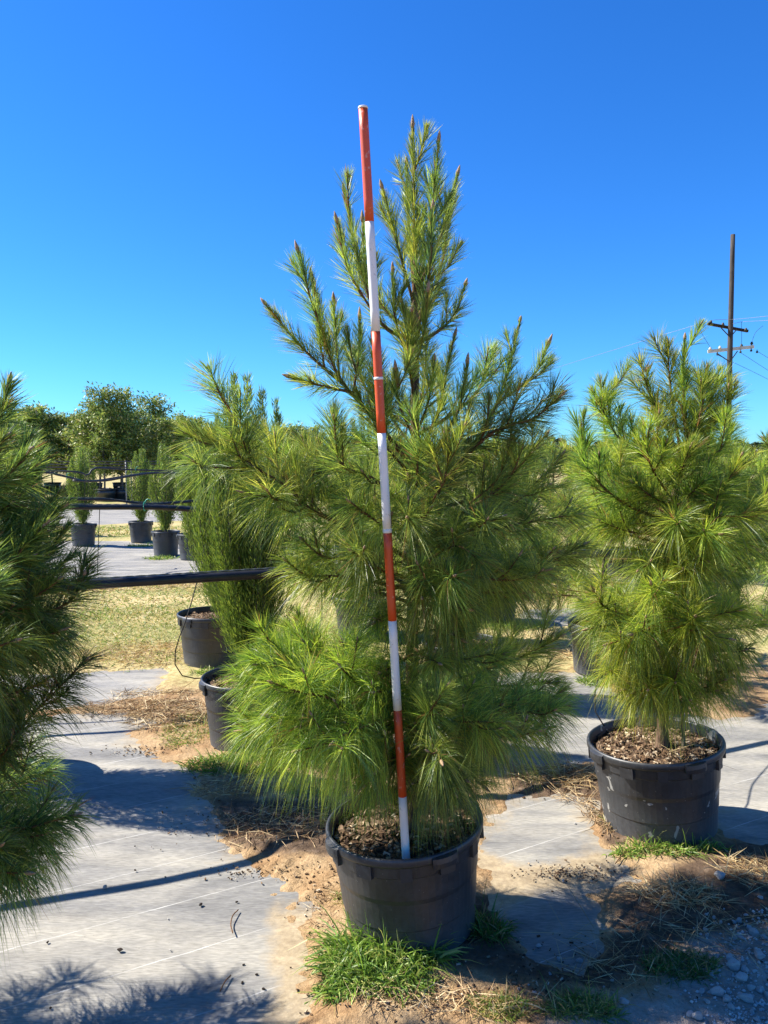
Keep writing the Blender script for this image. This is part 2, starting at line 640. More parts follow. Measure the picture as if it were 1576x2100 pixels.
def make_soil_mat():
    m, nt, out = new_mat('sandy_soil')
    tc = node(nt, 'ShaderNodeTexCoord')
    v = tc.outputs['Object']
    at = node(nt, 'ShaderNodeVertexColor', layer_name='Col')
    sp = node(nt, 'ShaderNodeSeparateColor')
    nt.links.new(at.outputs[0], sp.inputs[0])
    n1 = noise(nt, v, 3.5, 6, 0.6)
    n2 = noise(nt, v, 22, 6, 0.65)
    n3 = noise(nt, v, 140, 4, 0.6)
    sand = ramp(nt, n1, [(0.25, (0.2, 0.105, 0.05)), (0.45, (0.33, 0.215, 0.11)), (0.6, (0.42, 0.305, 0.175)), (0.8, (0.29, 0.17, 0.085))])
    sand = mix(nt, math_n(nt, 'MULTIPLY', n2, 0.35), sand, (0.2, 0.115, 0.06))
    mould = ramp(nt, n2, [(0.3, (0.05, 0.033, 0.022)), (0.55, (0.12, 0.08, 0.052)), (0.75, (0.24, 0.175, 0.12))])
    grav = ramp(nt, n2, [(0.3, (0.2, 0.16, 0.125)), (0.6, (0.36, 0.305, 0.25)), (0.8, (0.45, 0.4, 0.34))])
    straw = ramp(nt, n2, [(0.25, (0.25, 0.16, 0.07)), (0.5, (0.46, 0.36, 0.17)), (0.75, (0.6, 0.5, 0.29))])
    green = ramp(nt, n2, [(0.3, (0.13, 0.15, 0.04)), (0.7, (0.3, 0.29, 0.1))])
    aisle_c = mix(nt, math_n(nt, 'MULTIPLY', math_n(nt, 'SUBTRACT', noise(nt, v, 0.9, 5), 0.38), 3.4, True), straw, green)
    wob = math_n(nt, 'MULTIPLY', math_n(nt, 'SUBTRACT', n2, 0.5), 0.9)

    def m01(s):
        return math_n(nt, 'MULTIPLY', math_n(nt, 'SUBTRACT', math_n(nt, 'ADD', s, wob), 0.3), 2.4, True)
    sand = mix(nt, 0.8, sand, ramp(nt, noise(nt, v, 55, 7, 0.75), [(0.3, (0.5, 0.45, 0.4)), (0.65, (1.25, 1.25, 1.25))]), 'MULTIPLY')
    c = mix(nt, m01(sp.outputs[2]), sand, grav)
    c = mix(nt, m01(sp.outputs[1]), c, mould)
    c = mix(nt, m01(sp.outputs[0]), c, aisle_c)
    c = mix(nt, math_n(nt, 'MULTIPLY', math_n(nt, 'GREATER_THAN', n3, 0.64), 0.5), c, (0.11, 0.075, 0.05))
    h = math_n(nt, 'ADD', math_n(nt, 'MULTIPLY', n2, 0.7), math_n(nt, 'MULTIPLY', n3, 0.3))
    bsdf(nt, out, c, 0.95, 0.15, h, 0.9, 0.02)
    return m


M['soil'] = make_soil_mat()
tag(acc.build('ground', 'soil', smooth=True, color=True), kind='structure')

# woven ground cover under the soil's edges: a sheet with gentle wrinkles
fx = axis(-3.0, 3.2, 0.05, -14, 14, 1.2)
fy = axis(1.9, 6.5, 0.05, 0.6, 46, 1.08)
FX, FY = np.meshgrid(fx, fy, indexing='ij')
fz = 0.004 * vnoise(FX.ravel(), FY.ravel(), 3, 11) + 0.003 * vnoise(FX.ravel(), FY.ravel(), 8, 12) - 0.002
_, fsd = soil_height(FX.ravel(), FY.ravel())
dust = np.clip(1 - fsd / 0.28, 0, 1) ** 1.6
# the slab by the central pot carries a drift of washed-out sand
pp = np.stack([FX.ravel(), FY.ravel()], -1)
drift = np.clip(poly_sd(pp, gp([(960, 1755), (1050, 1770), (1240, 1755), (1260, 1800), (1200, 1815), (1000, 1860), (940, 1840)])) / 0.1 + 0.6, 0, 1)
drift = np.maximum(drift, 0.75 * np.clip(poly_sd(pp, gp([(560, 1860), (640, 1880), (680, 2010), (660, 2140), (500, 2160), (560, 2000)])) / 0.15 + 0.5, 0, 1))
acc = Acc()
nfx, nfy = len(fx), len(fy)
ii, jj = np.meshgrid(np.arange(nfx - 1), np.arange(nfy - 1), indexing='ij')
fq = np.stack([ii * nfy + jj, (ii + 1) * nfy + jj, (ii + 1) * nfy + jj + 1, ii * nfy + jj + 1], -1).reshape(-1, 4)
acc.add(np.stack([FX.ravel(), FY.ravel(), fz], -1), None, fq, np.stack([dust, drift, dust * 0], -1))


def make_fabric_mat():
    m, nt, out = new_mat('woven_ground_cover')
    tc = node(nt, 'ShaderNodeTexCoord')
    v = tc.outputs['Object']
    mp = node(nt, 'ShaderNodeMapping')
    mp.vector_type = 'POINT'
    mp.inputs['Rotation'].default_value = (0, 0, -ROW)
    nt.links.new(v, mp.inputs[0])
    sp = node(nt, 'ShaderNodeSeparateXYZ')
    nt.links.new(mp.outputs[0], sp.inputs[0])
    at = node(nt, 'ShaderNodeVertexColor', layer_name='Col')
    sc = node(nt, 'ShaderNodeSeparateColor')
    nt.links.new(at.outputs[0], sc.inputs[0])
    # white marking threads woven in every 31 cm
    fr = math_n(nt, 'FRACT', math_n(nt, 'DIVIDE', math_n(nt, 'ADD', sp.outputs[1], math_n(nt, 'MULTIPLY', math_n(nt, 'SUBTRACT', noise(nt, v, 5, 3), 0.5), 0.012)), 0.31))
    ln = math_n(nt, 'LESS_THAN', math_n(nt, 'ABSOLUTE', math_n(nt, 'SUBTRACT', fr, 0.1)), 0.0075)
    ln = math_n(nt, 'MULTIPLY', ln, math_n(nt, 'MULTIPLY', math_n(nt, 'SUBTRACT', noise(nt, v, 7, 4), 0.3), 2.4, True))
    mps = node(nt, 'ShaderNodeMapping')
    mps.inputs['Rotation'].default_value = (0, 0, -ROW)
    mps.inputs['Scale'].default_value = (0.45, 1.5, 1)
    nt.links.new(v, mps.inputs[0])
    big = noise(nt, mps.outputs[0], 2.2, 7, 0.62, 0.4)
    mid = noise(nt, mps.outputs[0], 7, 9, 0.72, 0.5)
    base = ramp(nt, mid, [(0.28, (0.1, 0.098, 0.094)), (0.48, (0.178, 0.174, 0.166)), (0.72, (0.265, 0.256, 0.233))])
    mpt = node(nt, 'ShaderNodeMapping')
    mpt.inputs['Rotation'].default_value = (0, 0, -ROW)
    mpt.inputs['Scale'].default_value = (26, 150, 1)
    nt.links.new(v, mpt.inputs[0])
    thread = noise(nt, mpt.outputs[0], 1.0, 3, 0.6)
    base = mix(nt, math_n(nt, 'MULTIPLY', math_n(nt, 'SUBTRACT', big, 0.43), 3.6, True), base, (0.36, 0.335, 0.28))
    base = mix(nt, 0.75, base, ramp(nt, thread, [(0.3, (0.62, 0.62, 0.62)), (0.7, (1.35, 1.35, 1.35))]), 'MULTIPLY')
    spots = noise(nt, v, 13, 5, 0.6)
    dcol = ramp(nt, mid, [(0.3, (0.26, 0.195, 0.115)), (0.6, (0.4, 0.32, 0.2)), (0.8, (0.47, 0.39, 0.265))])
    dcol = mix(nt, 0.8, dcol, ramp(nt, noise(nt, v, 46, 7, 0.75), [(0.3, (0.55, 0.5, 0.45)), (0.65, (1.25, 1.25, 1.25))]), 'MULTIPLY')
    dfac = math_n(nt, 'ADD', math_n(nt, 'MULTIPLY', sc.outputs[0], 0.75), math_n(nt, 'MULTIPLY', sc.outputs[1], 1.0))
    dfac = math_n(nt, 'ADD', dfac, math_n(nt, 'MULTIPLY', math_n(nt, 'SUBTRACT', big, 0.62), 1.2))
    dfac = math_n(nt, 'MULTIPLY', math_n(nt, 'SUBTRACT', math_n(nt, 'ADD', dfac, math_n(nt, 'MULTIPLY', math_n(nt, 'SUBTRACT', spots, 0.5), 1.1)), 0.3), 1.6, True)
    c = mix(nt, ln, base, (0.5, 0.49, 0.46))
    c = mix(nt, math_n(nt, 'MULTIPLY', dfac, 0.88), c, dcol)
    fleck = math_n(nt, 'GREATER_THAN', noise(nt, v, 75, 3), 0.7)
    c = mix(nt, math_n(nt, 'MULTIPLY', fleck, 0.35), c, (0.1, 0.08, 0.06))
    wx = math_n(nt, 'SINE', math_n(nt, 'MULTIPLY', sp.outputs[0], 1400))
    wy = math_n(nt, 'SINE', math_n(nt, 'MULTIPLY', sp.outputs[1], 1400))
    weave = math_n(nt, 'MULTIPLY', wx, wy)
    h = math_n(nt, 'ADD', math_n(nt, 'MULTIPLY', weave, 0.25), math_n(nt, 'MULTIPLY', mid, 2.0))
    bsdf(nt, out, c, 0.72, 0.3, h, 0.35, 0.004)
    return m


M['fabric'] = make_fabric_mat()
tag(acc.build('ground_cover_fabric', 'fabric', smooth=True, color=True), kind='structure')


def ground_z(x, y):
    h, _ = soil_height(np.atleast_1d(np.asarray(x, float)), np.atleast_1d(np.asarray(y, float)))
    return np.maximum(h, 0.0)


# ------------------------------------------------------------------ pots
def chips(acc, n, r, z, size=(0.008, 0.028)):
    a = rng.random(n) * 2 * math.pi
    rr = r * np.sqrt(rng.random(n))
    c = np.stack([rr * np.cos(a), rr * np.sin(a), z + 0.006 * rng.random(n)], -1)
    d = norm(np.stack([rng.normal(size=n), rng.normal(size=n), 0.35 * rng.normal(size=n)], -1))
    L = rng.uniform(size[0], size[1], n)
    w = L * rng.uniform(0.25, 0.6, n)
    s = norm(np.cross(d, np.stack([0.4 * rng.normal(size=n), 0.4 * rng.normal(size=n), np.ones(n)], -1)))
    u = np.cross(s, d) * 0.0025
    V = np.stack([c - d * L[:, None] / 2 - s * w[:, None] / 2, c + d * L[:, None] / 2 - s * w[:, None] / 3,
                  c + d * L[:, None] / 2 + s * w[:, None] / 2, c - d * L[:, None] / 2 + s * w[:, None] / 3], 1)
    V = np.concatenate([V + u[:, None], V - u[:, None]], 1)
    loc = np.array([(0, 1, 2, 3), (0, 4, 5, 1), (1, 5, 6, 2), (2, 6, 7, 3), (3, 7, 4, 0)])
    Q = (np.arange(n)[:, None, None] * 8 + loc[None]).reshape(-1, 4)
    pal = np.array([(0.05, 0.03, 0.02), (0.11, 0.065, 0.035), (0.2, 0.13, 0.075), (0.33, 0.25, 0.16), (0.42, 0.35, 0.26)])
    cc = pal[rng.choice(5, n, p=[0.25, 0.3, 0.24, 0.14, 0.07])] * rng.uniform(0.8, 1.2, (n, 1))
    acc.add(V.reshape(-1, 3), None, Q, np.repeat(cc, 8, 0))


def make_pot(loc, r, h, label, group=None, rz=0.0, nchips=700, tilt=(0, 0), seed=0, pm='pot'):
    """nursery pot: stepped body, rolled rim, raised tabs under the rim, four grip lugs, potting mix"""
    o = empty('nursery_pot', loc, label, 'plant pot', group, rz)
    o.rotation_euler = (tilt[0], tilt[1], rz)
    k, s = r, h
    rs = np.random.default_rng(seed + 100)
    ph = rs.random(3) * 6

    def wob(th):
        return 1 + 0.012 * np.cos(2 * th + ph[0]) + 0.006 * np.cos(3 * th + ph[1])
    a = Acc()
    lathe(a, [(0.0, 0.0), (0.79 * k, 0.0), (0.815 * k, 0.012), (0.845 * k, 0.3 * s), (0.857 * k, 0.315 * s), (0.885 * k, 0.585 * s), (0.9 * k, 0.6 * s),
              (0.922 * k, 0.8 * s), (0.945 * k, 0.815 * s), (0.957 * k, 0.925 * s), (0.93 * k, 0.928 * s), (0.9 * k, 0.6 * s), (0.88 * k, 0.55 * s)], 64, wob=wob)
    body = a.build('body', pm, o, smooth=False)
    a = Acc()
    lathe(a, [(0.952 * k, 0.921 * s), (0.992 * k, 0.923 * s), (1.0 * k, 0.94 * s), (1.0 * k, 0.975 * s), (0.992 * k, 0.992 * s), (0.975 * k, s), (0.955 * k, 0.994 * s),
              (0.945 * k, 0.975 * s), (0.925 * k, 0.9 * s)], 64, wob=wob)
    rim = a.build('rim', pm, o, smooth=True)
    nt_ = 12
    for i in range(nt_):
        th = 2 * math.pi * (i + 0.3) / nt_
        wf = float(wob(np.array([th]))[0])
        c, sn = math.cos(th), math.sin(th)
        a = Acc()
        box(a, (c * 0.944 * k * wf, sn * 0.944 * k * wf, 0.862 * s), (0.024, 0.2 * k if i % 2 else 0.14 * k, 0.115 * s), th)
        a.build('tab', pm, body)
    for i in range(4):
        th0 = math.pi / 2 * i + 0.12
        a = Acc()
        ths = np.linspace(th0 - 0.17, th0 + 0.17, 9)
        prof = [(0.99, 0.985), (1.05, 0.972), (1.058, 0.93), (1.045, 0.885), (0.98, 0.9)]
        V = []
        for q, t in enumerate(ths):
            f = math.sin(math.pi * (q + 0.5) / 9) ** 0.35
            for (pr, pz) in prof:
                rr = (0.985 + (pr - 0.985) * f) * k * float(wob(np.array([t]))[0])
                V.append((rr * math.cos(t), rr * math.sin(t), pz * s))
        Q = [(i5 * 5 + j, i5 * 5 + j + 1, (i5 + 1) * 5 + j + 1, (i5 + 1) * 5 + j) for i5 in range(8) for j in range(4)]
        Q += [(0, 1, 2, 3), (40, 43, 42, 41)]
        T = [(0, 3, 4), (40, 44, 43)]
        a.add(np.array(V), T, Q)
        a.build('lug', pm, rim, smooth=False)
    a = Acc()
    nr, na = 10, 40
    V = [(0, 0, 0.868 * s)]
    for i in range(1, nr + 1):
        for j in range(na):
            th = 2 * math.pi * j / na
            rr = 0.915 * k * i / nr
            V.append((rr * math.cos(th), rr * math.sin(th), 0.872 * s + 0.012 * rs.normal() * (i < nr)))
    T = [(0, 1 + j, 1 + (j + 1) % na) for j in range(na)]
    Q = [(1 + (i - 1) * na + j, 1 + i * na + j, 1 + i * na + (j + 1) % na, 1 + (i - 1) * na + (j + 1) % na) for i in range(1, nr) for j in range(na)]
    a.add(np.array(V), T, Q)
    soil_part = a.build('potting_mix', 'mix', o, smooth=True)
    if nchips:
        a = Acc()
        chips(a, nchips, 0.9 * k, 0.88 * s)
        tag(a.build('bark_chips', 'chip', soil_part, color=True), kind='stuff')
    return o


# ------------------------------------------------------------------ pines
PAL_MAIN = np.array([(0.1, 0.17, 0.03), (0.19, 0.275, 0.042), (0.28, 0.36, 0.055), (0.4, 0.44, 0.08), (0.1, 0.165, 0.055)])
PAL_RIGHT = np.array([(0.15, 0.225, 0.026), (0.225, 0.315, 0.034), (0.32, 0.39, 0.042), (0.42, 0.45, 0.065), (0.1, 0.165, 0.04)])
PAL_DARK = np.array([(0.06, 0.115, 0.024), (0.1, 0.17, 0.034), (0.155, 0.23, 0.044), (0.24, 0.3, 0.06), (0.065, 0.12, 0.045)])
UP = np.array([0, 0, 1.0])


class Pine:
    def __init__(self, base, pal, seed, width=0.0019):
        self.base, self.pal, self.width = np.asarray(base, float), pal, width
        self.needles, self.r = Acc(), np.random.default_rng(seed)
        self.branches = []
        self.clear = None
        self.count = 0

    def shoot_needles(self, line, f0, f1, dens, L, ang0, ang1, droop, tint, short=0.42, dead=0.03):
        r = self.r
        seg = np.linalg.norm(np.diff(line, axis=0), axis=1)
        s = np.concatenate([[0], np.cumsum(seg)])
        tot = s[-1]
        n = int(dens * tot * (f1 - f0))
        if n < 2:
            return
        f = f0 + (f1 - f0) * r.random(n) ** 0.85
        pos = np.stack([np.interp(f * tot, s, line[:, k]) for k in range(3)], 1)
        t, a, b = frames(line)
        T = norm(np.stack([np.interp(f * tot, s, t[:, k]) for k in range(3)], 1))
        A = norm(np.cross(T, r.normal(size=(n, 3))))
        x = np.clip((f - f0) / max(f1 - f0, 1e-6), 0, 1)
        ang = np.radians(ang0 + (ang1 - ang0) * x ** 1.5 + 11 * r.normal(size=n))
        d = T * np.cos(ang)[:, None] + A * np.sin(ang)[:, None]
        d[:, 2] += 0.08
        ln = L * (0.72 + 0.4 * r.random(n)) * (1 - short * np.clip((x - 0.55) / 0.45, 0, 1) ** 1.3)
        # bundles of three
        k = 3
        pos, d, ln = np.repeat(pos, k, 0), np.repeat(norm(d), k, 0), np.repeat(ln, k)
        d = d + 0.075 * r.normal(size=d.shape)
        m = len(pos)
        c = self.pal[r.choice(len(self.pal), n)]
        c = np.repeat(c, k, 0) * r.uniform(0.7, 1.3, (m, 1)) * np.asarray(tint)
        brown = np.repeat(r.random(n) < dead, k)
        c[brown] = np.array([0.26, 0.13, 0.05]) * r.uniform(0.7, 1.2, (brown.sum(), 1))
        dr = droop * (0.35 + 1.1 * r.random(m))
        tip = c * np.array([1.25, 1.1, 0.9])
        w = self.width * r.uniform(0.75, 1.2, m)
        if self.clear is not None:             # the pole pushes the needles aside
            pb_, pt_ = self.clear
            keep = np.ones(m, bool)
            for q in (0.1, 0.4, 0.7, 1.0):
                e = pos + norm(d) * (ln * q)[:, None]
                e[:, 2] -= dr * ln * q * q
                t = (e[:, 2] - pb_[2]) / (pt_[2] - pb_[2])
                ax = pb_ + t[:, None] * (pt_ - pb_)
                hit = (np.abs(e[:, 0] - ax[:, 0] * e[:, 1] / ax[:, 1]) < 0.026) & (e[:, 1] < ax[:, 1] + 0.02) & (t > 0.02)
                keep &= ~(hit & (r.random(m) < 0.965))
            pos, d, ln, w, dr, c, tip = pos[keep], d[keep], ln[keep], w[keep], dr[keep], c[keep], tip[keep]
            m = len(pos)
        ribbons(self.needles, pos, d, ln, w, dr, c, 3, tip)
        self.count += m

    def branch(self, pts, r0, style='mid', f0=0.25, sub=True, tint=None, dens=1.0, bud=True):
        """one limb: bark, bud, needles and short side shoots"""
        r = self.r
        line = smooth_line(pts)
        L = np.linalg.norm(np.diff(line, axis=0), axis=1).sum()
        acc = Acc()
        rad = np.linspace(r0, max(0.0026, r0 * 0.3), len(line)) * (1 + 0.12 * r.normal(size=len(line)))
        tube(acc, line, rad, 6)
        if tint is None:
            g = r.normal() * 0.17
            y = r.normal() * 0.07
            tint = (1 + g + y, 1 + g, 1 + g - y)
        st = {'top': (560, 0.1, 40, 10, 0.02, 0.72), 'mid': (500, 0.145, 58, 20, 0.12, 0.55), 'low': (540, 0.168, 74, 32, 0.32, 0.4),
              'droop': (470, 0.172, 82, 45, 0.6, 0.35)}[style]
        d0, nl, a0, a1, dr, sh = st
        self.shoot_needles(line, f0, 1.0, d0 * dens, nl, a0, a1, dr, tint, sh)
        if bud:
            self.bud(acc, line, 1.45 if style == 'top' else 1.15)
        if sub and L * (1 - f0) > 0.16:
            k = int(L * (1 - f0) / (0.19 if style == 'top' else 0.085))
            t, a, b = frames(line)
            for i in range(k):
                f = f0 + (0.93 - f0) * (i + r.random()) / max(k, 1)
                j = int(f * (len(line) - 1))
                side = norm(a[j] * r.normal() + b[j] * r.normal())
                d = norm(t[j] * 0.85 + side * 0.75 + UP * 0.28)
                sl = r.uniform(0.07, 0.17) * (1.15 - 0.5 * f)
                p = line[j]
                l2 = smooth_line([p, p + d * sl * 0.5, p + d * sl + UP * sl * 0.22], 0.02)
                tube(acc, l2, np.linspace(0.0035, 0.0022, len(l2)), 5)
                self.shoot_needles(l2, 0.15, 1.0, d0 * dens * 0.85, nl * 0.92, a0 * 0.9, a1, dr, tint, sh)
                self.bud(acc, l2, 0.8)
        self.branches.append(acc)
        return line

    def bud(self, acc, line, k=1.0):
        e, d = line[-1], norm(line[-1] - line[-2])
        n = np.linspace(0, 1, 5)
        L = self.r.uniform(0.016, 0.034) * k
        tube(acc, e + d * (n * L)[:, None], np.array([0.0035, 0.0052, 0.0046, 0.003, 0.0008]) * k, 6, mat=1)

    def whorls(self, axis_pts, specs, f0=0.3):
        """procedural limbs: specs = (height, count, reach, rise, style, az0, az1)"""
        r = self.r
        ax = smooth_line(axis_pts, 0.02)
        for (z, n, reach, rise, style, z0, z1) in specs:
            for i in range(n):
                az = R(z0 + (z1 - z0) * (i + 0.5 + 0.5 * (r.random() - 0.5)) / n)
                zz = z + r.normal() * 0.05
                j = int(np.argmin(np.abs(ax[:, 2] - zz)))
                p = ax[j]
                q = reach * r.uniform(0.75, 1.1)
                h = np.array([math.cos(az), math.sin(az), 0])
                ri = rise * r.uniform(0.7, 1.3)
                self.branch([p, p + h * q * 0.45 + UP * ri * 0.25, p + h * q * 0.8 + UP * ri * 0.55, p + h * q + UP * ri], 0.008, style, f0)

    def trunk(self, pts, r0, r1):
        self.tr = Acc()
        line = smooth_line(pts, 0.04)
        rad = np.linspace(r0, r1, len(line)) * (1 + 0.06 * self.r.normal(size=len(line)))
        rad[0] *= 1.35
        tube(self.tr, line, rad, 10)

    def finish(self, name, label, group=None):
        o = empty(name, tuple(self.base), label, 'pine tree', group)
        self.tr.build('trunk', 'bark', o, self.base, True)
        for b in self.branches:
            b.build('branch', ['twig', 'bud'], o, self.base, True)
        tag(self.needles.build('crown', 'needle', o, self.base, False, True), kind='stuff')
        return o


def px(lst, d0):
    return [P(u, v, d0 + dd) for (u, v, dd) in lst]


# ---- the central pine, its limbs laid out as in the photograph
MP = np.array([0.1, 2.67, 0.0])
make_pot((MP[0], MP[1], 0.0), 0.28, 0.39, 'black nursery pot of the tall pine with the red and white pole', 'black nursery pots',
         rz=R(200), nchips=900, tilt=(R(0.4), R(4.2)), seed=1)
D = 2.73
pb, pt = P(833, 1757, 2.47), P(745, 221, 2.30)   # foot and top of the banded pole
pine = Pine((MP[0], MP[1], 0.33), PAL_MAIN, 11, 0.0015)
pine.clear = (pb, pt)
tp = [np.array([MP[0], MP[1], 0.31])] + px([(846, 1500, 0), (846, 1300, 0.02), (850, 1000, 0), (852, 800, 0), (851, 600, 0)], D)
pine.trunk(tp, 0.03, 0.011)
TOP = [
    ([(851, 610, 0), (850, 450, 0), (847, 262, 0)], 0.008, 1.2),
    ([(852, 600, 0), (882, 470, -.03), (900, 290, -.05)], 0.007, 1.1),
    ([(855, 600, 0), (905, 480, .05), (938, 360, .08)], 0.007, 1.1),
    ([(848, 620, 0), (815, 500, -.05), (785, 388, -.08)], 0.007, 1.1),
    ([(850, 700, 0), (780, 660, -.1), (735, 530, -.12), (708, 400, -.12)], 0.007, 1.0),
    ([(772, 650, -.1), (718, 560, -.15), (692, 458, -.18)], 0.005, 1.0),
    ([(776, 650, -.1), (750, 540, -.05), (744, 455, -.03)], 0.005, 1.0),
    ([(848, 760, 0), (812, 660, -.08), (806, 560, -.1)], 0.006, 1.1),
    ([(852, 660, 0), (902, 560, .1), (922, 440, .15)], 0.006, 1.1),
    ([(850, 620, .02), (838, 450, .08), (834, 335, .1)], 0.006, 1.0),
    ([(854, 690, 0), (880, 570, -.1), (888, 430, -.12)], 0.006, 1.2),
    ([(850, 760, 0), (870, 680, -.16), (878, 600, -.18)], 0.006, 1.2),
    ([(850, 820, 0), (838, 720, -.16), (845, 640, -.2)], 0.006, 1.2),
    ([(850, 700, 0), (860, 600, .16), (868, 480, .2)], 0.006, 1.1),
]
for pts, r0, dn in TOP:
    pine.branch(px(pts, D), r0, 'top', 0.18, True, None, dn)
MID = [
    ([(848, 960, 0), (760, 850, -.05), (700, 780, -.1), (668, 700, -.12), (640, 568, -.12)], 0.009, .3),
    ([(668, 700, -.12), (640, 620, -.16), (612, 518, -.18)], 0.005, .15),
    ([(697, 775, -.1), (690, 700, -.05), (685, 620, -.05)], 0.005, .15),
    ([(712, 795, -.1), (625, 718, -.1), (547, 626, -.1)], 0.006, .2),
    ([(725, 805, -.1), (655, 790, -.2), (600, 774, -.25)], 0.005, .2),
    ([(725, 805, -.1), (737, 720, 0), (738, 655, .02)], 0.005, .1),
    ([(770, 860, -.05), (770, 760, -.15), (765, 690, -.18)], 0.005, .1),
    ([(850, 960, 0), (900, 840, .05), (915, 765, .08), (932, 692, .1)], 0.008, .2),
    ([(860, 980, 0), (930, 865, -.1), (950, 805, -.12), (958, 748, -.13)], 0.008, .25),
    ([(860, 1010, 0), (960, 930, .1), (1030, 800, .15), (1066, 660, .18)], 0.009, .3),
    ([(1030, 820, .15), (1095, 770, .2), (1125, 705, .2)], 0.005, .1),
    ([(860, 1040, 0), (985, 908, -.15), (1040, 874, -.2), (1095, 858, -.22), (1147, 814, -.25)], 0.008, .3),
    ([(985, 908, -.15), (1000, 862, -.2), (1003, 824, -.2)], 0.004, .05),
    ([(1040, 874, -.2), (1055, 832, -.22), (1062, 802, -.24)], 0.004, .05),
    ([(870, 1100, 0), (1010, 1012, -.1), (1062, 960, -.12), (1117, 895, -.12)], 0.008, .3),
    ([(960, 1036, -.1), (1022, 980, -.15), (1052, 898, -.15)], 0.005, .15),
    ([(870, 1110, 0), (1040, 1040, .1), (1110, 980, .15), (1150, 935, .15)], 0.008, .3),
    ([(848, 1050, 0), (770, 985, -.2), (702, 955, -.28), (688, 900, -.3), (686, 842, -.3)], 0.009, .35),
    ([(850, 1040, 0), (858, 950, -.22), (868, 885, -.27)], 0.006, .25),
    ([(850, 1080, 0), (905, 1000, -.25), (920, 935, -.3), (914, 893, -.3)], 0.007, .35),
    ([(850, 920, 0), (800, 850, .1), (780, 780, .15)], 0.006, .2),
    ([(850, 900, 0), (880, 820, -.12), (890, 740, -.14)], 0.006, .2),
    ([(850, 980, 0), (780, 900, -.1), (760, 830, -.12)], 0.006, .2),
    ([(850, 900, 0), (820, 830, -.14), (812, 760, -.18)], 0.006, .2),
    ([(850, 1080, 0), (820, 1010, .1), (790, 950, .2)], 0.006, .15),
    ([(850, 1080, 0), (900, 1000, .15), (940, 960, .25)], 0.006, .15),
    ([(850, 1130, 0), (800, 1070, .1), (740, 1030, .2)], 0.006, .15),
    ([(850, 1100, 0), (842, 1035, -.1), (838, 985, -.14)], 0.006, .15),
    ([(740, 1092, -.05), (650, 1070, .1), (600, 1050, .18)], 0.006, .1),
    ([(850, 1000, 0), (830, 950, .12), (820, 900, .16)], 0.006, .15),
    ([(850, 1150, 0), (900, 1100, .1), (960, 1070, .16)], 0.006, .15),
]
for pts, r0, f0 in MID:
    high = pts[-1][1] < 780
    pine.branch(px(pts, D), r0, 'top' if high else 'mid', f0, dens=1.1 if high else 1.05)
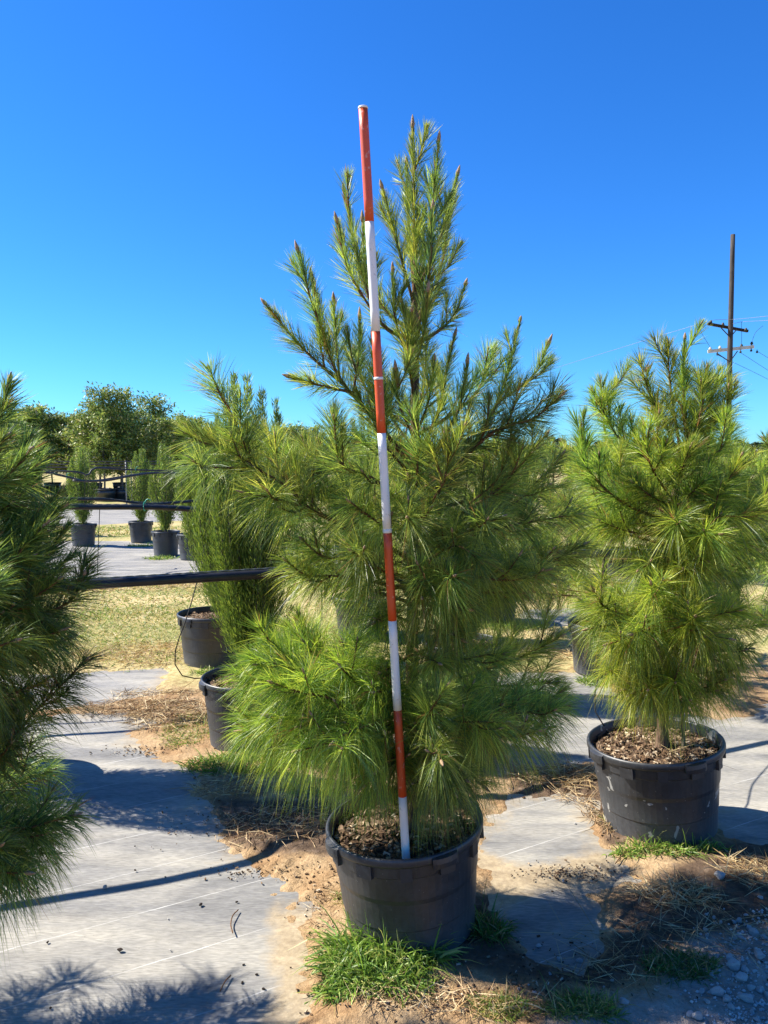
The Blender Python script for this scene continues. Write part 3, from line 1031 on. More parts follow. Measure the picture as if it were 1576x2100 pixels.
LOWB = [
    ([(848, 1150, 0), (740, 1092, -.05), (628, 1040, -.1), (597, 1003, -.1), (527, 961, -.12), (480, 928, -.14), (388, 874, -.16)], 0.011, .3, 'mid'),
    ([(512, 947, -.12), (486, 872, -.15), (447, 796, -.15)], 0.005, .1, 'mid'),
    ([(508, 959, -.12), (430, 958, -.2), (398, 945, -.22)], 0.005, .1, 'low'),
    ([(590, 1000, -.1), (560, 930, 0), (545, 880, .05)], 0.005, .1, 'mid'),
    ([(628, 1040, -.1), (560, 1022, -.2), (505, 1010, -.25)], 0.005, .1, 'low'),
    ([(640, 1042, -.1), (642, 980, 0), (650, 905, .1)], 0.005, .1, 'mid'),
    ([(740, 1092, -.05), (690, 1010, .05), (640, 950, .1)], 0.005, .1, 'mid'),
    ([(870, 1120, 0), (1020, 1085, 0), (1120, 1065, 0), (1180, 1055, 0)], 0.009, .3, 'low'),
    ([(870, 1160, 0), (1020, 1165, .0), (1120, 1155, -.05), (1195, 1118, -.05)], 0.009, .3, 'low'),
    ([(870, 1160, 0), (960, 1180, -.2), (1050, 1190, -.25), (1115, 1172, -.3)], 0.009, .3, 'low'),
    ([(850, 1120, 0), (842, 1080, -.3), (836, 1062, -.42)], 0.007, .4, 'low'),
    ([(850, 1210, 0), (770, 1160, -.25), (722, 1130, -.4)], 0.008, .35, 'low'),
    ([(850, 1190, 0), (720, 1152, -.1), (660, 1140, -.15), (622, 1108, -.2)], 0.008, .3, 'low'),
    ([(850, 1210, 0), (700, 1182, -.1), (630, 1180, -.15), (588, 1150, -.2)], 0.008, .3, 'low'),
    ([(850, 1170, 0), (930, 1120, -.25), (985, 1150, -.35)], 0.007, .35, 'low'),
    ([(850, 1230, 0), (900, 1200, -.3), (930, 1182, -.4)], 0.007, .35, 'low'),
    ([(850, 1150, 0), (960, 1090, -.25), (1030, 1060, -.33)], 0.007, .35, 'low'),
    ([(850, 1120, 0), (760, 1060, -.25), (720, 1030, -.33)], 0.007, .35, 'low'),
    ([(850, 1130, 0), (970, 1060, .2), (1080, 1030, .3)], 0.007, .3, 'low'),
    ([(850, 1300, 0), (905, 1290, -.15), (945, 1310, -.22)], 0.005, .3, 'droop'),
    ([(850, 1280, 0), (800, 1260, -.12), (770, 1275, -.2)], 0.005, .3, 'droop'),
    ([(850, 1240, 0), (900, 1240, -.2), (960, 1250, -.3)], 0.006, .3, 'droop'),
    ([(850, 1230, 0), (860, 1215, -.25), (865, 1225, -.35)], 0.006, .3, 'droop'),
    ([(850, 1260, 0), (930, 1240, .05), (1010, 1230, .1)], 0.006, .3, 'droop'),
    ([(850, 1220, 0), (1000, 1215, -.1), (1070, 1215, -.12)], 0.006, .3, 'droop'),
    ([(850, 1200, 0), (780, 1210, .1), (690, 1200, .15)], 0.006, .3, 'droop'),
    ([(850, 1330, 0), (880, 1350, -.2), (900, 1360, -.3)], 0.006, .2, 'low'),
    ([(850, 1340, 0), (800, 1370, -.15), (780, 1380, -.22)], 0.006, .2, 'low'),
    ([(850, 1380, 0), (960, 1350, -.1), (1030, 1340, -.12)], 0.006, .2, 'low'),
    ([(848, 1490, 0), (720, 1505, -.1), (620, 1525, -.15), (560, 1530, -.18)], 0.008, .25, 'droop'),
    ([(848, 1510, 0), (770, 1560, -.12), (710, 1585, -.18)], 0.007, .25, 'droop'),
    ([(848, 1460, 0), (720, 1440, -.25), (620, 1420, -.35), (560, 1400, -.4)], 0.008, .25, 'low'),
    ([(848, 1450, 0), (700, 1410, -.2), (600, 1370, -.25), (520, 1350, -.28)], 0.008, .25, 'low'),
    ([(848, 1480, 0), (740, 1500, -.3), (650, 1530, -.4), (610, 1540, -.44)], 0.008, .25, 'droop'),
    ([(848, 1480, 0), (680, 1490, -.12), (560, 1500, -.18), (500, 1500, -.2)], 0.008, .25, 'droop'),
    ([(848, 1430, 0), (720, 1380, .0), (640, 1340, .0), (580, 1320, 0)], 0.007, .25, 'low'),
    ([(848, 1530, 0), (790, 1580, -.25), (750, 1610, -.32)], 0.006, .2, 'droop'),
    ([(850, 1540, 0), (900, 1590, -.3), (930, 1625, -.38)], 0.006, .2, 'droop'),
    ([(850, 1540, 0), (950, 1580, -.1), (990, 1610, -.14)], 0.006, .2, 'droop'),
    ([(850, 1480, 0), (960, 1480, -.3), (1030, 1480, -.38)], 0.007, .2, 'low'),
    ([(850, 1490, 0), (980, 1505, 0), (1070, 1505, .05), (1130, 1492, .05)], 0.008, .25, 'droop'),
    ([(850, 1460, 0), (1000, 1440, .1), (1100, 1440, .15), (1150, 1420, .15)], 0.008, .25, 'low'),
    ([(850, 1470, 0), (900, 1500, -.15), (960, 1490, -.25)], 0.006, .2, 'low'),
    ([(848, 1440, 0), (800, 1420, -.2), (770, 1420, -.3)], 0.006, .2, 'low'),
    ([(850, 1560, 0), (860, 1590, -.2), (862, 1600, -.28)], 0.005, .2, 'droop'),
    # the lowest whorl
    ([(846, 1430, 0), (740, 1405, -.1), (640, 1392, -.15), (545, 1402, -.2), (490, 1390, -.25)], 0.01, .3, 'low'),
    ([(846, 1450, 0), (700, 1455, -.2), (605, 1478, -.3), (555, 1470, -.35)], 0.009, .3, 'low'),
    ([(846, 1460, 0), (770, 1482, -.3), (715, 1502, -.42), (692, 1517, -.46)], 0.009, .35, 'droop'),
    ([(640, 1392, -.15), (590, 1345, -.15), (552, 1312, -.15)], 0.005, .05, 'mid'),
    ([(740, 1405, -.1), (712, 1382, -.25), (699, 1368, -.3)], 0.005, .1, 'low'),
    ([(846, 1420, 0), (760, 1372, 0), (655, 1352, .05), (612, 1262, .05)], 0.008, .35, 'mid'),
    ([(846, 1450, 0), (625, 1445, -.05), (530, 1478, -.1), (495, 1460, -.12)], 0.009, .3, 'low'),
    ([(846, 1420, 0), (740, 1370, .15), (640, 1330, .25), (565, 1318, .3)], 0.008, .3, 'low'),
    ([(850, 1490, 0), (872, 1472, -.3), (893, 1442, -.42), (915, 1410, -.45)], 0.007, .4, 'mid'),
    ([(850, 1500, 0), (890, 1530, -.35), (905, 1560, -.48)], 0.008, .35, 'droop'),
    ([(850, 1450, 0), (960, 1445, -.1), (1060, 1462, -.15), (1160, 1448, -.2)], 0.009, .3, 'low'),
    ([(850, 1470, 0), (950, 1492, -.2), (1040, 1512, -.28), (1100, 1500, -.3)], 0.008, .3, 'droop'),
    ([(850, 1420, 0), (960, 1385, .1), (1060, 1352, .15), (1150, 1305, .15)], 0.007, .4, 'mid'),
    ([(850, 1430, 0), (960, 1410, .2), (1080, 1405, .3), (1140, 1400, .3)], 0.008, .3, 'low'),
    ([(850, 1530, 0), (920, 1580, -.25), (955, 1600, -.33)], 0.007, .3, 'droop'),
    ([(850, 1530, 0), (800, 1560, -.26), (775, 1580, -.34)], 0.007, .3, 'droop'),
    ([(850, 1480, 0), (770, 1520, -.1), (690, 1550, -.1)], 0.007, .3, 'droop'),
    ([(850, 1500, 0), (930, 1530, .0), (1010, 1545, 0)], 0.007, .3, 'droop'),
]
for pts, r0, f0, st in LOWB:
    sunny = pts[-1][0] < 800 and pts[-1][1] > 1240  # sunlight on the lower left limbs is put into their needle tint
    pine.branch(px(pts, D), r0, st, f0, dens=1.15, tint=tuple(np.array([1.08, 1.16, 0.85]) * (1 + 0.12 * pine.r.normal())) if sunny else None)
# limbs on the far side
pine.whorls(tp, [(0.62, 4, 0.55, 0.1, 'low', 20, 160), (1.15, 4, 0.6, 0.2, 'low', 20, 160), (1.45, 4, 0.55, 0.28, 'mid', 10, 170),
                 (1.75, 3, 0.4, 0.32, 'mid', 20, 160), (2.05, 3, 0.26, 0.3, 'top', 20, 160)])
main_pine = pine.finish('pine_tree', 'tall bushy young pine behind the red and white banded pole')

# ---- the pine in the pot to its right
RP = np.array([1.262, 3.42, 0.0])
make_pot((RP[0], RP[1], -0.004), 0.295, 0.41, 'black nursery pot splashed with pale mud, with bare bark mulch showing', 'black nursery pots', rz=R(188),
         nchips=1100, tilt=(R(0.3), R(5.2)), seed=2, pm='pot_muddy')
D = 3.44
pine = Pine((RP[0], RP[1], 0.34), PAL_RIGHT, 23)
tp = [np.array([RP[0] + 0.0, RP[1], 0.33])] + px([(1362, 1400, 0), (1366, 1280, 0), (1378, 1100, 0), (1385, 1017, 0), (1400, 950, 0), (1412, 900, 0)], D)
pine.trunk(tp, 0.03, 0.011)
RB = [
    ([(1405, 930, 0), (1427, 884, 0), (1438, 844, -.02), (1450, 756, -.03)], 0.008, .05, 'mid'),
    ([(1400, 945, 0), (1358, 857, -.05), (1331, 804, -.06), (1327, 764, -.06)], 0.007, .2, 'mid'),
    ([(1412, 900, 0), (1402, 800, .05), (1405, 696, .05)], 0.007, .1, 'top'),
    ([(1395, 920, 0), (1375, 790, .1), (1370, 706, .1)], 0.007, .2, 'mid'),
    ([(1420, 900, .05), (1480, 850, .08), (1508, 792, .08)], 0.006, .1, 'mid'),
    ([(1412, 920, .05), (1460, 820, .15), (1475, 760, .2)], 0.006, .1, 'mid'),
    ([(1378, 1070, 0), (1304, 1044, -.15), (1250, 1010, -.2), (1210, 967, -.22), (1194, 930, -.22), (1198, 856, -.22)], 0.009, .25, 'mid'),
    ([(1297, 1036, -.15), (1250, 977, -.1), (1235, 926, -.08)], 0.005, .1, 'mid'),
    ([(1390, 980, 0), (1280, 907, .1), (1250, 867, .1), (1218, 806, .1)], 0.007, .25, 'mid'),
    ([(1250, 867, .1), (1240, 830, .2), (1260, 790, .2)], 0.004, .05, 'mid'),
    ([(1384, 1030, 0), (1335, 955, -.2), (1322, 875, -.25)], 0.007, .25, 'mid'),
    ([(1384, 1000, 0), (1350, 920, -.12), (1352, 850, -.15)], 0.006, .2, 'mid'),
    ([(1382, 1060, 0), (1480, 1000, -.2), (1520, 935, -.25)], 0.008, .25, 'mid'),
    ([(1382, 1080, 0), (1470, 1060, -.3), (1550, 1058, -.35), (1590, 1035, -.36)], 0.008, .3, 'low'),
    ([(1380, 1090, 0), (1450, 1100, -.35), (1475, 1096, -.42)], 0.007, .35, 'low'),
    ([(1380, 1100, 0), (1382, 1080, -.3), (1385, 1064, -.42)], 0.007, .4, 'low'),
    ([(1376, 1100, 0), (1290, 1090, -.15), (1235, 1070, -.2)], 0.008, .3, 'low'),
    ([(1386, 1040, 0), (1500, 1010, .1), (1600, 960, .15)], 0.008, .3, 'mid'),
    ([(1380, 1100, 0), (1500, 1120, 0), (1600, 1100, 0)], 0.008, .3, 'low'),
    ([(1380, 1060, 0), (1300, 1010, .15), (1220, 1000, .25)], 0.008, .3, 'low'),
    ([(1380, 1080, 0), (1260, 1070, 0), (1190, 1040, 0)], 0.008, .3, 'low'),
    ([(1400, 960, 0), (1470, 930, -.1), (1500, 880, -.12)], 0.006, .2, 'mid'),
    ([(1380, 1110, 0), (1430, 1140, -.25), (1450, 1150, -.33)], 0.006, .35, 'droop'),
    ([(1368, 1285, 0), (1250, 1250, -.2), (1218, 1212, -.25)], 0.008, .3, 'low'),
    ([(1368, 1295, 0), (1262, 1282, -.15), (1208, 1290, -.2)], 0.008, .3, 'droop'),
    ([(1368, 1280, 0), (1342, 1235, -.3), (1336, 1200, -.4)], 0.007, .35, 'low'),
    ([(1368, 1285, 0), (1410, 1282, -.35), (1425, 1265, -.45)], 0.007, .35, 'low'),
    ([(1368, 1295, 0), (1470, 1262, -.25), (1515, 1252, -.3)], 0.008, .3, 'low'),
    ([(1368, 1285, 0), (1480, 1290, 0), (1560, 1282, 0)], 0.008, .3, 'low'),
    ([(1368, 1295, 0), (1440, 1302, -.3), (1495, 1310, -.38)], 0.007, .3, 'droop'),
    ([(1368, 1280, 0), (1300, 1245, .1), (1262, 1205, .15)], 0.007, .3, 'low'),
    ([(1368, 1290, 0), (1330, 1290, -.3), (1300, 1300, -.4)], 0.007, .35, 'droop'),
    ([(1368, 1270, 0), (1440, 1240, .2), (1500, 1220, .3)], 0.007, .3, 'low'),
    ([(1366, 1330, 0), (1390, 1330, -.2), (1400, 1335, -.3)], 0.006, .2, 'droop'),
    ([(1366, 1330, 0), (1310, 1320, -.15), (1270, 1330, -.2)], 0.006, .2, 'droop'),
    ([(1366, 1330, 0), (1440, 1335, -.05), (1510, 1335, -.08)], 0.006, .2, 'droop'),
    ([(1376, 1170, 0), (1390, 1160, -.25), (1400, 1165, -.35)], 0.006, .2, 'droop'),
    ([(1376, 1170, 0), (1330, 1160, -.2), (1310, 1170, -.28)], 0.006, .2, 'droop'),
    ([(1376, 1170, 0), (1460, 1170, 0), (1530, 1165, 0)], 0.006, .2, 'droop'),
    ([(1390, 1000, 0), (1400, 960, -.2), (1415, 920, -.25)], 0.006, .2, 'mid'),
    ([(1385, 1040, 0), (1420, 1010, -.25), (1445, 985, -.32)], 0.006, .2, 'mid'),
    ([(1385, 1040, 0), (1340, 1020, -.25), (1300, 990, -.32)], 0.006, .2, 'mid'),
    ([(1400, 940, 0), (1440, 900, .1), (1470, 850, .12)], 0.006, .1, 'mid'),
    ([(1380, 1070, 0), (1460, 1030, .1), (1540, 1000, .15)], 0.006, .2, 'low'),
    ([(1378, 1130, 0), (1450, 1120, -.15), (1530, 1110, -.2)], 0.006, .2, 'low'),
    ([(1366, 1380, 0), (1300, 1370, -.15), (1250, 1380, -.2)], 0.005, .2, 'droop'),
    ([(1366, 1390, 0), (1440, 1380, -.15), (1500, 1375, -.2)], 0.005, .2, 'droop'),
    ([(1366, 1390, 0), (1380, 1395, -.25), (1385, 1400, -.34)], 0.005, .2, 'droop'),
    ([(1366, 1400, 0), (1340, 1410, -.25), (1330, 1415, -.33)], 0.005, .2, 'droop'),
    ([(1366, 1300, 0), (1290, 1310, -.3), (1250, 1320, -.36)], 0.006, .2, 'droop'),
    ([(1366, 1300, 0), (1460, 1330, -.2), (1540, 1330, -.25)], 0.006, .2, 'droop'),
    ([(1370, 1250, 0), (1420, 1215, -.2), (1440, 1190, -.26)], 0.006, .2, 'low'),
    ([(1370, 1210, 0), (1380, 1200, -.2), (1388, 1215, -.3)], 0.006, .2, 'droop'),
    ([(1364, 1425, 0), (1330, 1412, -.18), (1300, 1420, -.26)], 0.005, .35, 'droop'),
    ([(1364, 1425, 0), (1440, 1412, -.2), (1485, 1395, -.25)], 0.005, .35, 'droop'),
    ([(1364, 1430, 0), (1395, 1436, -.2), (1415, 1436, -.3)], 0.005, .35, 'droop'),
    ([(1364, 1420, 0), (1320, 1400, .0), (1285, 1395, 0)], 0.005, .35, 'droop'),
]
for pts, r0, f0, st in RB:
    pine.branch(px(pts, D), r0, st, f0, dens=1.02)
pine.whorls(tp, [(0.85, 3, 0.5, 0.12, 'low', 20, 160), (1.3, 4, 0.55, 0.2, 'low', 10, 170), (1.5, 3, 0.45, 0.25, 'mid', 10, 170)])
right_pine = pine.finish('pine_tree', 'yellow-green young pine in the mud-splashed pot', )

# ---- the pine that reaches into the picture beside the open ground
LP = np.array([-1.86, 2.1, 0.0])
make_pot((LP[0], LP[1], 0.004), 0.287, 0.385, 'black nursery pot of the dark long-needled pine beside the bare fabric', 'black nursery pots', nchips=200, seed=3)
D = 2.1
pine = Pine((LP[0], LP[1], 0.33), PAL_DARK, 31, 0.0019)
tp = [np.array([LP[0], LP[1], 0.31]), np.array([LP[0], LP[1], 1.0]), np.array([LP[0] + 0.02, LP[1], 1.4]), np.array([LP[0], LP[1], 1.7])]
pine.trunk(tp, 0.03, 0.011)
TX = W0 / 2 + F0 * LP[0] / LP[1]               # where the trunk stands, in the photograph's pixels
LB = [
    ([(TX, 1040, 0), (-120, 930, .1), (-10, 860, .12), (18, 785, .12)], 0.007, .4, 'mid'),
    ([(TX, 1080, 0), (-120, 960, .2), (-60, 900, .25), (-40, 820, .28)], 0.007, .4, 'mid'),
    ([(TX, 1150, 0), (-60, 1060, .1), (55, 1000, .1), (85, 945, .1)], 0.008, .4, 'mid'),
    ([(TX, 1200, 0), (0, 1120, .15), (75, 1065, .2), (118, 1015, .2)], 0.008, .4, 'mid'),
    ([(TX, 1200, 0), (-100, 1000, -.1), (-30, 940, -.15), (10, 900, -.15)], 0.007, .4, 'mid'),
    ([(TX, 1260, 0), (-50, 1200, .0), (60, 1170, .05), (110, 1120, .08), (132, 1085, .08)], 0.008, .4, 'mid'),
    ([(TX, 1260, 0), (-80, 1225, -.3), (-8, 1190, -.4)], 0.008, .4, 'mid'),
    ([(TX, 1420, 0), (-20, 1300, .05), (100, 1255, .05), (150, 1228, .05), (172, 1180, .05)], 0.009, .4, 'low'),
    ([(TX, 1400, 0), (-60, 1310, .15), (40, 1290, .2), (110, 1265, .25)], 0.008, .4, 'low'),
    ([(TX, 1420, 0), (-100, 1350, -.2), (-20, 1330, -.25), (30, 1315, -.28)], 0.008, .4, 'low'),
    ([(TX, 1330, 0), (-80, 1240, .2), (20, 1200, .3), (70, 1150, .3)], 0.008, .4, 'mid'),
    ([(TX, 1750, 0), (-40, 1565, .1), (20, 1520, .1), (70, 1462, .1), (130, 1402, .1), (175, 1355, .1)], 0.009, .45, 'low'),
    ([(TX, 1750, 0), (-50, 1640, .2), (50, 1598, .25), (98, 1582, .3)], 0.007, .5, 'low'),
    ([(TX, 1830, 0), (-80, 1745, .1), (40, 1700, .1), (115, 1690, .1)], 0.009, .35, 'droop'),
    ([(TX, 1830, 0), (-80, 1760, -.1), (0, 1735, -.15)], 0.008, .35, 'low'),
    ([(TX, 1800, 0), (-100, 1700, .2), (20, 1670, .3), (80, 1660, .3)], 0.008, .35, 'low'),
    ([(TX, 1850, 0), (-120, 1800, 0), (-20, 1780, 0), (20, 1770, 0)], 0.008, .35, 'droop'),
    ([(TX, 1250, 0), (-60, 1130, .05), (60, 1080, .08), (128, 1040, .1)], 0.008, .5, 'mid'),
    ([(TX, 1860, 0), (-60, 1780, .08), (40, 1755, .1), (100, 1750, .1)], 0.008, .5, 'droop'),
    ([(TX, 1880, 0), (-80, 1800, -.05), (0, 1790, -.08), (50, 1790, -.1)], 0.008, .5, 'droop'),
    ([(TX, 1560, 0), (-60, 1450, .05), (30, 1420, .05), (90, 1400, .05)], 0.008, .5, 'droop'),
    ([(TX, 1480, 0), (-40, 1380, .15), (60, 1340, .2), (140, 1310, .22)], 0.008, .5, 'droop'),
    ([(TX, 1150, 0), (-60, 1010, -.05), (30, 960, -.05), (62, 925, -.05)], 0.007, .5, 'mid'),
    ([(TX, 1300, 0), (-40, 1170, -.1), (50, 1120, -.12), (90, 1080, -.14)], 0.008, .5, 'mid'),
    ([(TX, 1350, 0), (-40, 1230, .12), (80, 1190, .16), (150, 1140, .18)], 0.008, .5, 'mid'),
    ([(TX, 1400, 0), (-30, 1270, -.05), (70, 1225, -.08), (120, 1190, -.1)], 0.008, .5, 'low'),
    ([(TX, 1450, 0), (-60, 1360, .0), (50, 1320, .0), (120, 1295, .02)], 0.008, .5, 'droop'),
    ([(TX, 1500, 0), (-80, 1400, .1), (10, 1370, .12), (70, 1350, .14)], 0.008, .5, 'droop'),
    ([(TX, 1100, 0), (-80, 980, .25), (20, 940, .3), (60, 900, .3)], 0.007, .5, 'mid'),
    ([(TX, 1200, 0), (-80, 1060, .2), (0, 1010, .25), (40, 970, .25)], 0.007, .5, 'mid'),
    ([(TX, 1800, 0), (-60, 1720, .02), (50, 1700, .0), (150, 1672, .0)], 0.008, .5, 'low'),
]
for pts, r0, f0, st in LB:
    pine.branch(px(pts, D), r0, st, f0, dens=1.0)
pine.whorls(tp, [(0.65, 5, 0.6, 0.1, 'low', 70, 300), (1.1, 5, 0.65, 0.2, 'low', 70, 300), (1.45, 4, 0.4, 0.25, 'mid', 80, 280)])
left_pine = pine.finish('pine_tree', 'dark green long-needled pine overhanging the bare grey fabric')


# ---- plainer pines further back: two kinds, copied
def back_pine(seed, pal, h, reach, dens=0.55):
    pn = Pine((0, 0, 0.34), pal, seed, 0.0026)
    ax = [np.array([0, 0, 0.33]), np.array([0.02, 0.0, h * 0.5]), np.array([0, 0.02, h * 0.85])]
    pn.trunk(ax, 0.028, 0.01)
    r = pn.r
    for (fz, n, fr, rise, st) in [(0.32, 6, 0.85, 0.08, 'low'), (0.47, 6, 1.0, 0.18, 'low'), (0.62, 6, 0.85, 0.26, 'mid'), (0.75, 5, 0.5, 0.28, 'mid'), (0.83, 4, 0.25, 0.3, 'mid')]:
        for i in range(n):
            az = 2 * math.pi * (i + r.random() * 0.7) / n
            q = reach * fr * r.uniform(0.75, 1.15)
            hv = np.array([math.cos(az), math.sin(az), 0])
            p = np.array([0.01, 0.01, h * fz + 0.05 * r.normal()])
            pn.branch([p, p + hv * q * 0.5 + UP * rise * 0.25, p + hv * q + UP * rise], 0.008, st, 0.3, dens=dens)
    pn.branch([np.array([0, 0.02, h * 0.85]), np.array([0, 0.02, h * 0.93]), np.array([0.02, 0.02, h])], 0.007, 'top', 0.05, dens=dens)
    return pn


# ------------------------------------------------------------------ junipers
PAL_JUN = np.array([(0.12, 0.19, 0.03), (0.19, 0.265, 0.04), (0.27, 0.335, 0.055), (0.07, 0.12, 0.028)])


def make_juniper(name, label, h, width, n, seed, group, z0=0.33, dense=1.0, wid=0.0042):
    r = np.random.default_rng(seed)
    o = empty(name, (0, 0, z0), label, 'juniper', group)
    acc = Acc()
    tube(acc, smooth_line([(0, 0, -0.03), (0.01, 0, 0.25), (0, 0.01, 0.6), (0, 0, h * 0.6)], 0.05), 0.02, 7)
    acc.build('trunk', 'trunk_far', o, smooth=True)
    nst = 46
    fol = Acc()
    br = Acc()
    stems = []
    for i in range(nst):
        az = r.random() * 2 * math.pi
        k = math.sqrt((i + 0.5) / nst)
        rad = width * k
        hz = h * (1.0 - 0.28 * k * k) * r.uniform(0.82, 1.02)
        st = 0.06 + 0.22 * r.random()
        hv = np.array([math.cos(az), math.sin(az), 0])
        p = [np.array([0, 0, st]), hv * rad * 0.55 + UP * (st + (hz - st) * 0.3), hv * rad * 0.95 + UP * (st + (hz - st) * 0.62), hv * rad * 0.92 + UP * hz]
        l = smooth_line(p, 0.04)
        tube(br, l, np.linspace(0.007, 0.002, len(l)), 5, False)
        stems.append(l)
    per = int(n / nst)
    for l in stems:
        m = per
        f = 0.02 + 0.98 * r.random(m)
        s = np.linspace(0, 1, len(l))
        pos = np.stack([np.interp(f, s, l[:, k]) for k in range(3)], 1)
        t = norm(np.gradient(l, axis=0))
        T = np.stack([np.interp(f, s, t[:, k]) for k in range(3)], 1)
        off = norm(np.cross(T, r.normal(size=(m, 3))))
        taper = np.clip(1.15 - f, 0.12, 1) * np.clip(f * 5 + 0.35, 0, 1)
        rad = 0.105 * taper * r.random(m) ** 0.6
        pos = pos + off * rad[:, None]
        d = T * 0.85 + off * 0.45 + UP * 0.35 + 0.25 * r.normal(size=(m, 3))
        c = PAL_JUN[r.choice(4, m, p=[.3, .33, .17, .2])] * r.uniform(0.8, 1.2, (m, 1)) * (1 + 0.18 * r.normal())
        ribbons(fol, pos, d, r.uniform(0.022, 0.05, m), np.full(m, wid), np.full(m, 0.0), c, 2, c * np.array([1.5, 1.35, 1.0]))
    br.build('branch', 'trunk_far', o, smooth=True)
    tag(fol.build('crown', 'juniper', o, color=True), kind='stuff')
    return o


def ground_at(u, v_front, r):
    """centre of a pot of radius r whose foot in front is at pixel (u, v_front)"""
    g = G(u, v_front)
    k = np.linalg.norm(g[:2])
    return g[:2] * (k + r) / k


jB = ground_at(515, 1552, 0.24)
jA = ground_at(437, 1374, 0.24)
jun = make_juniper('juniper', 'vase-shaped juniper standing in front of the pot with the bare bark mulch ring', 1.85, 0.3, 62000, 5, None)
jun.location = (jB[0], jB[1], 0.33)
jun['label'] = 'vase-shaped green juniper with its narrow foot in the pot fed by the looped tube'
make_pot((jB[0], jB[1], 0.003), 0.285, 0.4, 'dusty black pot with the looped black drip tube hooked over its rim', 'black nursery pots', rz=0.4, nchips=300, seed=4)
make_pot((jA[0], jA[1], 0.003), 0.285, 0.42, 'black pot of bark mulch standing just behind the looped drip tube', 'black nursery pots', rz=0.9, nchips=400, seed=5)
jun_proto = jun
k = copy_tree(jun)
k.location = (jA[0] + 0.05, jA[1] + 0.05, 0.35)
k.rotation_euler.z = 2.2
k.scale = (0.85, 0.85, 0.93)
k['label'] = 'green juniper rising from the mulched pot right behind the looped drip tube'

# a juniper hidden behind the dark pine; its shadow falls over the open fabric
k = copy_tree(jun)
k.location = (-2.2, 4.02, 0.33)
k.rotation_euler.z = 4.0
k.scale = (1.25, 1.25, 1.0)
k['label'] = 'bushy juniper half hidden behind the dark long-needled pine'
make_pot((-2.2, 4.02, 0.003), 0.285, 0.4, 'black pot half hidden behind the dark long-needled pine', 'black nursery pots', rz=0.2, nchips=150, seed=6)

# plants behind the central pine
p2 = (0.56, 5.35)
k = copy_tree(jun)
k.location = (*p2, 0.33)
k.rotation_euler.z = 1.0
k.scale = (0.9, 0.9, 0.62)
k['label'] = 'low green juniper close behind the tall pine, mostly hidden by it'
make_pot((*p2, 0.003), 0.285, 0.4, 'black pot close behind the tall pine, mostly hidden by its crown', 'black nursery pots', rz=0.7, nchips=150, seed=7)

bp1 = back_pine(51, PAL_RIGHT, 1.95, 0.85)
b1 = bp1.finish('pine_tree', 'small bright pine seen in the gap between the two potted pines')
b1.location = (1.12, 7.9, 0.33)
make_pot((1.12, 7.9, 0.003), 0.285, 0.4, 'far black pot seen through the gap between the two potted pines', 'black nursery pots', rz=0.1, nchips=100, seed=8)
bp2 = back_pine(57, PAL_MAIN, 1.95, 0.85)
b2 = bp2.finish('pine_tree', 'dense dark pine standing past the yellow-green pine, mostly out of view')
b2.location = (2.78, 4.55, 0.33)
b2.scale = (1.15, 1.15, 1.05)
make_pot((2.78, 4.55, 0.003), 0.285, 0.4, 'black pot of the dense dark pine past the yellow-green pine', 'black nursery pots', rz=0.5, nchips=100, seed=9)
pc = ground_at(1238, 1394, 0.24)
b3 = copy_tree(b1)
b3.location = (pc[0], pc[1], 0.33)
b3.rotation_euler.z = 2.0
b3.scale = (1.05, 1.05, 1.0)
b3['label'] = 'small pine hidden behind the yellow-green pine, its pot in grass'
make_pot((pc[0], pc[1], 0.003), 0.285, 0.4, 'dusty pot in grass tucked behind the yellow-green pine', 'black nursery pots', rz=0.35, nchips=100, seed=10)
b4 = copy_tree(b1)
b4.location = (3.6, 8.3, 0.33)
b4.rotation_euler.z = 4.4
b4['label'] = 'pine in the row behind the dense dark pine'
make_pot((3.6, 8.3, 0.003), 0.285, 0.4, 'black pot in the row behind the dense dark pine', 'black nursery pots', rz=0.3, nchips=0, seed=12)

for i, (x, y, src, lab) in enumerate([(1.35, 11.3, b1, 'pine of the back row glimpsed just clear of the tall pine'), (2.35, 10.6, b2, 'pine of the back row glimpsed between the two potted pines'),
                                     (3.5, 11.2, b1, 'pine of the back row screened by the yellow-green pine'), (4.9, 10.9, b2, 'pine of the back row past the dense dark pine'),
                                     (5.6, 9.0, b1, 'pine at the end of the row behind the dense dark pine')]):
    o = copy_tree(src)
    o.location = (x, y, 0.33)
    o.rotation_euler.z = 1.0 + i
    o.scale = (1.05, 1.05, 1.0)
    o['label'] = lab
    make_pot((x, y, 0.003), 0.285, 0.4, 'black pot of the ' + lab, 'black nursery pots', rz=i, nchips=0, seed=40 + i)
k = copy_tree(jun)
k.location = (-0.2, 7.2, 0.33)
k.rotation_euler.z = 3.1
k['label'] = 'juniper deep behind the tall pine, seen through its lower gaps'
make_pot((-0.2, 7.2, 0.003), 0.285, 0.4, 'black pot deep behind the tall pine', 'black nursery pots', rz=1.7, nchips=0, seed=50)

